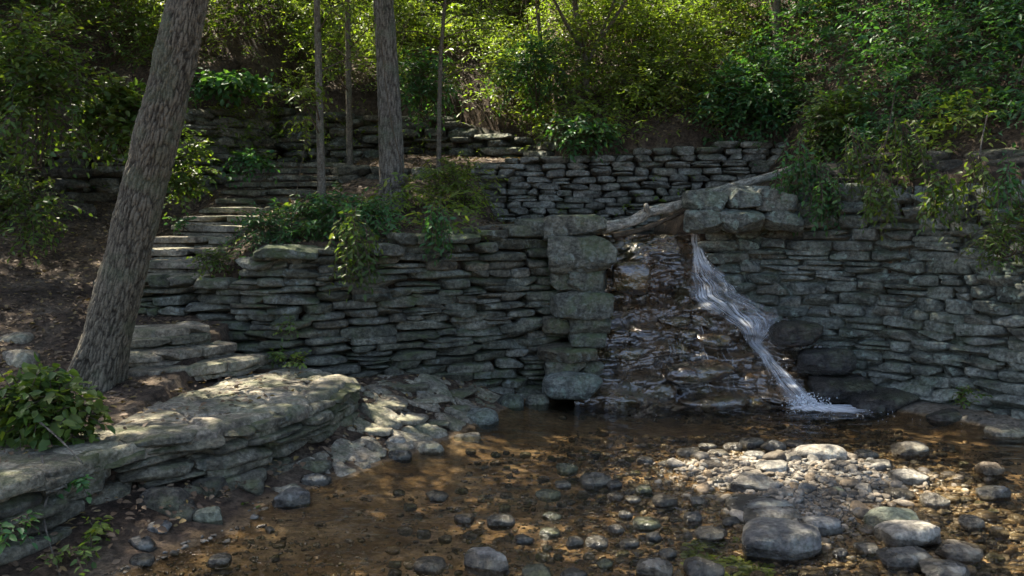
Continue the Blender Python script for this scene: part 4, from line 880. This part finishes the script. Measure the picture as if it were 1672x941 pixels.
tree('slender smooth sapling trunk left of the straight grey trunk', [px3(526, 340, 8.7), px3(521, 150, 8.75), px3(517, 0, 8.8)], [.042, .036, .032], 'bark_thin', 20, 120, 8, 2.2, 3, None, .2, side=5)
tree('thinner pale sapling rooted by the dark wall, between slender and grey trunks', [px3(571, 248, 11.2), px3(569, 120, 11.2), px3(567, 0, 11.3)], [.042, .036, .033], 'bark_thin', 18, 100, 8, 2.2, 4, side=9)
tree('very thin sapling right of the straight grey trunk', [px3(716, 292, 10.), px3(719, 110, 10.), px3(727, 0, 10.1)], [.028, .024, .02], 'bark_thin', 14, 100, 6.5, 1.8, 5, side=12)
tree('dark forked tree with spreading limbs above the upper grey wall', [px3(958, 205, 11.2), px3(955, 105, 11.3), px3(942, 30, 11.4), px3(938, 0, 11.4)], [.055, .05, .036, .034], 'bark_thin', 18, 100, 7.5, 2.2, 6, None, .1, side=12,
     fork=[[px3(956, 108, 11.3), px3(975, 70, 11.35), px3(992, 30, 11.4), px3(1018, -40, 11.5)], [px3(978, 66, 11.35), px3(1000, 36, 11.3), px3(1040, -30, 11.2)], [px3(950, 80, 11.3), px3(925, 40, 11.2), px3(890, -30, 11.1)]])
tree('thin curved sapling left of the dark forked tree', [px3(892, 160, 11.8), px3(884, 80, 11.8), px3(876, 0, 11.9)], [.034, .03, .026], 'bark_thin', 14, 90, 7, 2, 7, side=10)
tree('straight mossy trunk rising from the bluish shrub above the wall end', [px3(1275, 215, 10.9), px3(1270, 100, 11.0), px3(1266, 0, 11.1)], [.07, .062, .055], 'bark_thin', 24, 110, 8.5, 2.6, 8, None, .15, side=9)
tree('faint slim trunk among leaves right of the straight mossy trunk', [px3(1337, 150, 11.6), px3(1333, 70, 11.6), px3(1327, 0, 11.7)], [.036, .033, .03], 'bark_thin', 14, 90, 7.5, 2.2, 9, side=10)
tree('dark trunk cut off by the upper right edge', [px3(1664, 62, 10.2), px3(1667, 20, 10.2), px3(1668, 0, 10.2)], [.09, .085, .08], 'bark', 24, 110, 8, 2.6, 10)

# unseen canopy sprays added along sun rays to cast shade, hung on nearest tree
n = 26000; gx_ = R.uniform(-9.5, 7.5, n); gy_ = R.uniform(2.6, 15.5, n)
lm = litmask(gx_, gy_) > (.5 + .75 * fbm(np.stack([gx_ * 1.9, gy_ * 2.4, 0 * gx_], -1), 2, 55))
op = sm(gy_, 2.4, 3.4) * (.85 - .2 * sm(-gx_, 1.5, 3.5))
keep = (~lm) & (R.uniform(size=n) < op); gx_, gy_ = gx_[keep], gy_[keep]; gz_ = terrain(gx_, gy_, False)
hgt = R.uniform(4.6, 8.6, len(gx_)); O = np.stack([gx_, gy_, gz_], -1) + SUN * (hgt / SUN[2])[:, None]
ppx, ppy, w = project(O); ok = ~((ppx > -120) & (ppx < 1790) & (ppy > -70) & (w > 0)); O = O[ok]
tops = np.array([t[0] for t in TREES]); near = np.argmin(np.linalg.norm(O[:, None, :2] - tops[None, :, :2], axis=-1) + R.uniform(0, .8, size=(len(O), len(tops))), 1)
for k, (tp_, root, base) in enumerate(TREES):
    S = O[near == k]
    if len(S) < 5: continue
    a = R.uniform(0, 6.28, len(S)); d = np.stack([np.cos(a), np.sin(a), R.normal(size=len(S)) * .3], -1)
    V, Fa, rn, mi = sprays(S, d, .5, 8, .15, .55, .2, 700 + k, twig=False)
    link('shade_crown', mesh('shade_crown', rebase(V, base), [Fa], M['leaf_canopy'], rn), root)

# ------------------------------------------------------------------ undergrowth of the hillside (one uncountable mass)
n = 78000; x = R.uniform(-8.8, 8, n); y = 6.6 + 11.4 * R.uniform(0, 1, n) ** 1.15; z = terrain(x, y, False)
yh = np.where(x < .55, ypath(E_PATH, np.clip(x, -3.1, .9)), ypath(D_PATH, x)); yh = np.where(x < -3.1, np.where(x > -5, ypath(F_PATH, x), ypath(K_PATH, x)), yh); yh = np.where(x > 3.3, ypath(C_PATH, x) + .75, yh)
cl = noise2(x, y, 1.05, 61, 2); den = .8 + 1.2 * cl + .2 * sm(x, 1, 3) + .35 * sm(x, 3, 3.8) + .3 * sm(y, 12.5, 14)
px_, py_, _w = project(np.stack([x, y, z], -1))
for (a, b, rx, ry) in ((600, 215, 60, 70), (740, 130, 70, 45), (820, 245, 60, 30), (440, 190, 40, 30), (1640, 225, 50, 22), (1100, 215, 50, 25), (560, 100, 30, 40), (390, 215, 75, 60)):
    den = np.where(((px_ - a) / rx) ** 2 + ((py_ - b) / ry) ** 2 < 1, den * .12, den)
terr_ = (x > -2.4) & (x < -.45) & (y > 7.7) & (y < 9.2) & (y < yh - .2); den = np.where(terr_, .22 + .5 * noise2(x, y, 1.1, 62), den)
k = ((y > yh + .15) | terr_) & (R.uniform(size=n) < den); x, y, z, terr_ = x[k], y[k], z[k], terr_[k]; n = len(x)
cl = noise2(x, y, 1.05, 61, 2); hh = R.uniform(.03, 1, n) ** .9 * np.clip(.45 + 1.6 * cl, .15, 1.5); hh = np.where(terr_, .04 + .25 * hh, hh); O = np.stack([x, y - .1 * hh, z + hh], -1)
a = R.uniform(0, 6.28, n); d = np.stack([np.cos(a), np.sin(a) - .5, R.normal(size=n) * .35 + .1], -1)
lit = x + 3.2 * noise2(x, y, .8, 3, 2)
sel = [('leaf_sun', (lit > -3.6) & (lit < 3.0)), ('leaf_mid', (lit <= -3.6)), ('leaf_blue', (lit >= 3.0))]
VV, FF, RR, MI, off = [], [], [], [], 0
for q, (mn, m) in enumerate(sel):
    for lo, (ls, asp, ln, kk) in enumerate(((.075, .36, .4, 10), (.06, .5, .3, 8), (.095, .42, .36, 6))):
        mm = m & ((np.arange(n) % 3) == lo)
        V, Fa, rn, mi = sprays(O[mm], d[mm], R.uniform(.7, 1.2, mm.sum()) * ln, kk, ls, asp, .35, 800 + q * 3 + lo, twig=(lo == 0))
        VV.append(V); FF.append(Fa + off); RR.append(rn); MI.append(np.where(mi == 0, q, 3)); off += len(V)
ix = R.choice(n, 320, replace=False)
for q in ix:
    p0 = np.array([x[q], y[q], z[q] - .05]); L_ = R.uniform(.5, 1.7); e = p0 + np.array([R.normal() * .3, R.normal() * .25 - .15, 1.]) * L_
    v_, f_, b_ = tube(spline([p0, (p0 + e) / 2 + R.normal(size=3) * .07, e], 9), np.linspace(R.uniform(.006, .013), .002, 9), 5, cap=False)
    VV.append(v_); FF.append(f_[0] + off); RR.append(np.full(len(v_), .5)); MI.append(np.full(len(f_[0]), 3)); off += len(v_)
tag(link('hillside_undergrowth', mesh('hillside_undergrowth', np.concatenate(VV), [np.concatenate(FF)], [M['leaf_sun'], M['leaf_mid'], M['leaf_blue'], M['twig']], np.concatenate(RR), np.concatenate(MI))), 'dense green undergrowth covering the wooded hillside', 'undergrowth', kind='stuff')

# ------------------------------------------------------------------ single shrubs, vines and small plants
def shrub(px, py, w, h, D, label, mat='leaf_mid', name='shrub', cat='shrub', ns=220, ls=.07, asp=.5, k=7, L=.22, droop=.3, seed=1, group=None, stems=5, hang=0.):
    rg = np.random.default_rng(seed); c = P(px, py, D); rx, rz = w / F * D / 2, h / F * D / 2; ry = max(rx * .7, .12)
    base = np.array([c[0], c[1] + .05, c[2] - rz * (1 if not hang else -.8)])
    q = unit(rg.normal(size=(ns, 3))) * (rg.uniform(size=(ns, 1)) ** .42)
    nz = fbm(q * 2.2 + seed, 2, seed); q = q * (1 + .35 * nz[:, None]); q = q[fbm(q * 2.6 + seed * 3.1, 2, seed + 4) > -.3]
    O = c + q * np.array([rx, ry, rz]) * .92; d = unit(q + np.array([0, -.25, .05])) + rg.normal(size=q.shape) * .4
    if hang: d = d * .45 + np.array([0, -.15, -hang])
    V, Fa, rn, mi = sprays(O - unit(d) * L * .4, d, rg.uniform(.7, 1.15, len(O)) * L, k, ls, asp, droop, seed)
    root = empty(name, label, cat, tuple(base), group)
    link('foliage', mesh('foliage', rebase(V, base), [Fa], [M[mat], M['twig']], rn, mi), root)
    VV, F4, F3, B, off = [], [], [], [], 0
    for s in range(stems):
        e = O[rg.integers(len(O))]; m = (base + e) / 2 + rg.normal(size=3) * .12 * rx
        v, f, b = tube(spline([base + rg.normal(size=3) * .02, m, e], 12), np.linspace(.004 + .012 * rx, .0025, 12), 6)
        VV.append(v); F4.append(f[0] + off); F3.append(f[1] + off); B.append(b); off += len(v)
    link('stems', mesh('stems', rebase(np.concatenate(VV), base), [np.concatenate(F4), np.concatenate(F3)], M['twig'], vec=np.concatenate(B)), root)
    return root
SH = [
 (72, 668, 170, 150, 4.6, 'dense broad leaved bush in front of the leaning tree at lower left', 'leaf_mid', 300, .085, .7, 5, .17, .2, 0),
 (450, 385, 150, 110, 7.5, 'feathery shrub on the wall top beside the worn upper steps', 'leaf_blue', 260, .065, .36, 9, .26, .3, 0),
 (560, 350, 190, 80, 7.75, 'leafy shrub growing at the foot of the straight grey trunk', 'leaf_blue', 320, .07, .4, 9, .26, .3, 0),
 (745, 312, 130, 120, 8.9, 'sunlit fine leaved shrub right of the straight grey trunk', 'leaf_sun', 260, .07, .36, 9, .26, .3, 0),
 (300, 275, 80, 130, 8.8, 'dark ivy clad bush tucked behind the leaning trunk', 'leaf_mid', 220, .07, .6, 6, .18, .2, 0),
 (1225, 165, 190, 170, 10.2, 'bluish green shrub above the right end of the squared wall', 'leaf_blue', 420, .095, .5, 7, .3, .3, 0),
 (1385, 215, 150, 150, 8.9, 'green shrub growing over the middle of the right slope', 'leaf_mid', 380, .085, .5, 7, .28, .3, 0),
 (1090, 150, 240, 150, 10.9, 'bright sunlit bush above the squared grey wall', 'leaf_sun', 520, .085, .38, 9, .34, .3, 0),
 (950, 215, 130, 60, 10.1, 'low leafy plant hanging over the left top of the squared wall', 'leaf_blue', 160, .09, .5, 6, .22, .3, 0),
 (690, 140, 110, 110, 10.8, 'blue green shrub just right of the straight grey trunk high up', 'leaf_blue', 240, .09, .42, 8, .3, .3, 0),
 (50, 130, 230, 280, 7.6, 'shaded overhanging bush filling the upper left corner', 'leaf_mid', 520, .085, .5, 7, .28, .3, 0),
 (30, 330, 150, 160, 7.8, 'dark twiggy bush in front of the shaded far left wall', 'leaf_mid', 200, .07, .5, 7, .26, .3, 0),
 (1575, 120, 230, 170, 9.2, 'large blue green bush filling the upper right corner', 'leaf_blue', 560, .095, .5, 7, .3, .3, 0),
 (880, 110, 150, 120, 11.2, 'grey green bush left of the dark forked tree', 'leaf_blue', 320, .08, .38, 9, .32, .3, 0),
 (370, 135, 170, 36, 10.6, 'broad leaved ground plant spilling over the mossy leaning wall', 'leaf_blue', 150, .12, .75, 5, .2, .2, 0),
 (405, 262, 80, 40, 9.9, 'bluish ivy growing on the mossy leaning wall', 'leaf_blue', 60, .085, .6, 6, .2, .3, 0),
 (200, 190, 170, 130, 8.2, 'dark broad leaved shrub left of the leaning trunk', 'leaf_mid', 320, .1, .65, 6, .24, .2, 0),
 (352, 425, 70, 40, 7.25, 'small scrubby plant on the step in the long wall beside the stairs', 'leaf_mid', 60, .05, .45, 7, .16, .2, 0),
 (1640, 375, 120, 90, 6.6, 'feathery green shrub at the right edge in front of the wall', 'leaf_mid', 85, .06, .36, 9, .24, .3, 0),
]
for k, (px, py, w, h, D, lab, m, ns, ls, asp, kk, L, dr, hg) in enumerate(SH): shrub(px, py, w, h, D, lab, m, ns=ns, ls=ls, asp=asp, k=kk, L=L, droop=dr, seed=40 + k, hang=hg)
VN = [(578, 395, 90, 110, 7.12, 'hanging vine spilling down the middle of the long low wall', 'leaf_mid', 60), (712, 366, 60, 50, 7.3, 'small vine drooping over the long wall right of the hanging one', 'leaf_blue', 34), (1312, 285, 110, 130, 8.0, 'drooping bush over the upper end of the fallen log', 'leaf_blue', 90),
      (1395, 262, 60, 110, 7.75, 'long leafy vine hanging beside the drooping bush', 'leaf_mid', 36), (1480, 250, 100, 110, 7.5, 'vine cascade hanging over the rock ledges', 'leaf_mid', 50), (1345, 322, 70, 60, 7.75, 'leafy spray drooping over the upper courses of the right wall below the drooping bush', 'leaf_blue', 44), (1440, 318, 60, 46, 7.35, 'short fringe of leaves on the top edge of the right wall', 'leaf_mid', 36), (1540, 312, 66, 50, 7.0, 'leafy tuft hanging from the ledges left of the thin pale vine', 'leaf_mid', 40), (1645, 300, 60, 60, 6.55, 'leafy branch entering over the ledges at the right edge', 'leaf_blue', 22),
      (1594, 285, 34, 70, 6.75, 'thin pale vine dangling over the ledges near the right edge', 'leaf_sun', 22)]
for k, (px, py, w, h, D, lab, m, ns) in enumerate(VN): shrub(px, py, w, h, D, lab, m, 'vine', 'vine', ns, .075, .45, 8, .28, .25, 90 + k, None, 5, 1.1)
SP = [(472, 530, 44, 30, 6.85, 'small green sprig growing from the long wall left of centre', 'leaf_mid'), (490, 588, 40, 26, 6.75, 'small bright plant at the foot of the long wall', 'leaf_sun'), (455, 578, 30, 20, 6.8, 'tiny plant beside the right end of the lowest step', 'leaf_mid'), (308, 538, 24, 14, 7.05, 'tiny plant sprouting on the third step', 'leaf_mid'), (297, 362, 40, 28, 8.6, 'small broad leaved plant beside the upper steps behind the leaning trunk', 'leaf_blue'),
      (120, 780, 56, 30, 4.25, 'blue green seedling on the front of the terrace wall', 'leaf_blue'), (398, 838, 50, 40, 4.75, 'yellow green weed at the stream edge by the triangular boulder', 'leaf_mid'), (120, 905, 90, 60, 3.85, 'low leafy weed on the bank at the bottom left', 'leaf_mid'), (18, 860, 60, 50, 3.7, 'blue green plant against the terrace at the left edge', 'leaf_blue'), (1575, 645, 50, 40, 6.7, 'small fern at the foot of the right wall', 'leaf_mid'), (160, 862, 40, 24, 4.1, 'pale yellow green weed under the terrace wall', 'leaf_sun')]
for k, (px, py, w, h, D, lab, m) in enumerate(SP): shrub(px, py, w, h, D, lab, m, 'small_plant', 'plant', 16, .055, .55, 5, .11, .25, 120 + k, None, 3)

# ------------------------------------------------------------------ fallen log and dead wood
lp = [px3(978, 374, 7.9), px3(1030, 362, 8.0), px3(1062, 346, 8.1), px3(1110, 335, 8.2), px3(1200, 304, 8.45), px3(1260, 288, 8.6), px3(1310, 268, 8.75)]
v, f, b = tube(spline(lp, 90), np.linspace(.054, .036, 90) * (1 + .05 * np.sin(np.arange(90) * .37)), 32, lambda bc, s: .006 * fbm(bc * np.array([40, 40, 9]), 4, s), 4)
lg = empty('fallen_log', 'pale bare fallen log lying from the pier up over the channel', 'log', tuple(lp[0]))
link('trunk', mesh('log_trunk', rebase(v, lp[0]), f, M['log'], vec=b), lg)
kp = spline([px3(1058, 349, 8.08), px3(1056, 340, 8.0), px3(1055, 334, 7.97)], 8); v, f, b = tube(kp, np.linspace(.035, .02, 8), 10)
link('branch_stub', mesh('branch_stub', rebase(v, lp[0]), f, M['log'], vec=b), lg)
def stick(pts, r0, r1, label, mat='twig', name='dead_branch'):
    v, f, b = tube(spline(pts, 26), np.linspace(r0, r1, 26), 8, lambda bc, s: .002 * fbm(bc * 30, 2, s), 3)
    o = link(name, mesh(name, rebase(v, pts[0]), f, M[mat], vec=b)); o.location = tuple(pts[0]); return tag(o, label, 'branch')
stick([px3(1000, 385, 8.0), px3(1050, 374, 8.1), px3(1120, 345, 8.25)], .028, .02, 'brown branch lying beneath the pale fallen log')
stick([px3(30, 668, 4.5), px3(65, 690, 4.4), px3(100, 720, 4.3), px3(135, 757, 4.2)], .006, .004, 'bare bent twig leaning over the terrace beside the broad leaved bush', 'bark_thin')
stick([px3(68, 745, 4.25), px3(78, 800, 4.1), px3(72, 850, 4.0), px3(98, 941, 3.8)], .006, .004, 'thin bare stem hanging down the terrace wall at lower left', 'bark_thin')
stick([px3(1598, 262, 6.8), px3(1604, 225, 6.9), px3(1612, 188, 7.0)], .008, .004, 'thin dry stem above the dangling vine near the right edge', 'bark_thin')
stick([px3(1402, 272, 7.6), px3(1440, 245, 7.6), px3(1462, 150, 7.8)], .008, .005, 'thin dark twig rising through the vine cascade')
stick([px3(1530, 866, .01 + 4.6), px3(1580, 858, 4.65), px3(1625, 842, 4.75)], .007, .003, 'thin twig lying in the orange water near the right edge')

# ------------------------------------------------------------------ light, sky, camera
el = math.asin(SUN[2]); az = math.atan2(SUN[0], SUN[1])
w = bpy.data.worlds.new('World'); scene.world = w; w.use_nodes = True; nt = w.node_tree
sky = nt.nodes.new('ShaderNodeTexSky'); sky.sky_type = 'NISHITA'; sky.sun_disc = False; sky.sun_elevation = el; sky.sun_rotation = az
bg = nt.nodes['Background']; nt.links.new(sky.outputs[0], bg.inputs[0]); sky.ozone_density = 0; sky.air_density = .8; sky.dust_density = 3; bg.inputs[1].default_value = .093
sd = bpy.data.lights.new('sun', 'SUN'); sd.energy = 4.1; sd.angle = math.radians(.53); sd.color = (1, .91, .76)
so = bpy.data.objects.new('sun', sd); COL.objects.link(so); so.location = (-6, 6, 14)
so.rotation_euler = Vector(tuple(SUN)).to_track_quat('Z', 'Y').to_euler()
cd = bpy.data.cameras.new('camera'); cd.sensor_width = 36; cd.lens = 36 * F / 1672; cd.clip_end = 500
co = bpy.data.objects.new('camera', cd); COL.objects.link(co); co.location = (0, 0, H); co.rotation_euler = (math.pi / 2 - PITCH, 0, 0); scene.camera = co
scene.view_settings.view_transform = 'Standard'; scene.view_settings.look = 'None'; scene.view_settings.exposure = 2.5; scene.view_settings.gamma = 1
cy = scene.cycles; cy.max_bounces = 6; cy.diffuse_bounces = 3; cy.glossy_bounces = 2; cy.transmission_bounces = 3; cy.transparent_max_bounces = 24
cy.use_denoising = True; cy.use_adaptive_sampling = True; cy.adaptive_threshold = .02; cy.sample_clamp_indirect = 4; cy.caustics_reflective = False; cy.caustics_refractive = False
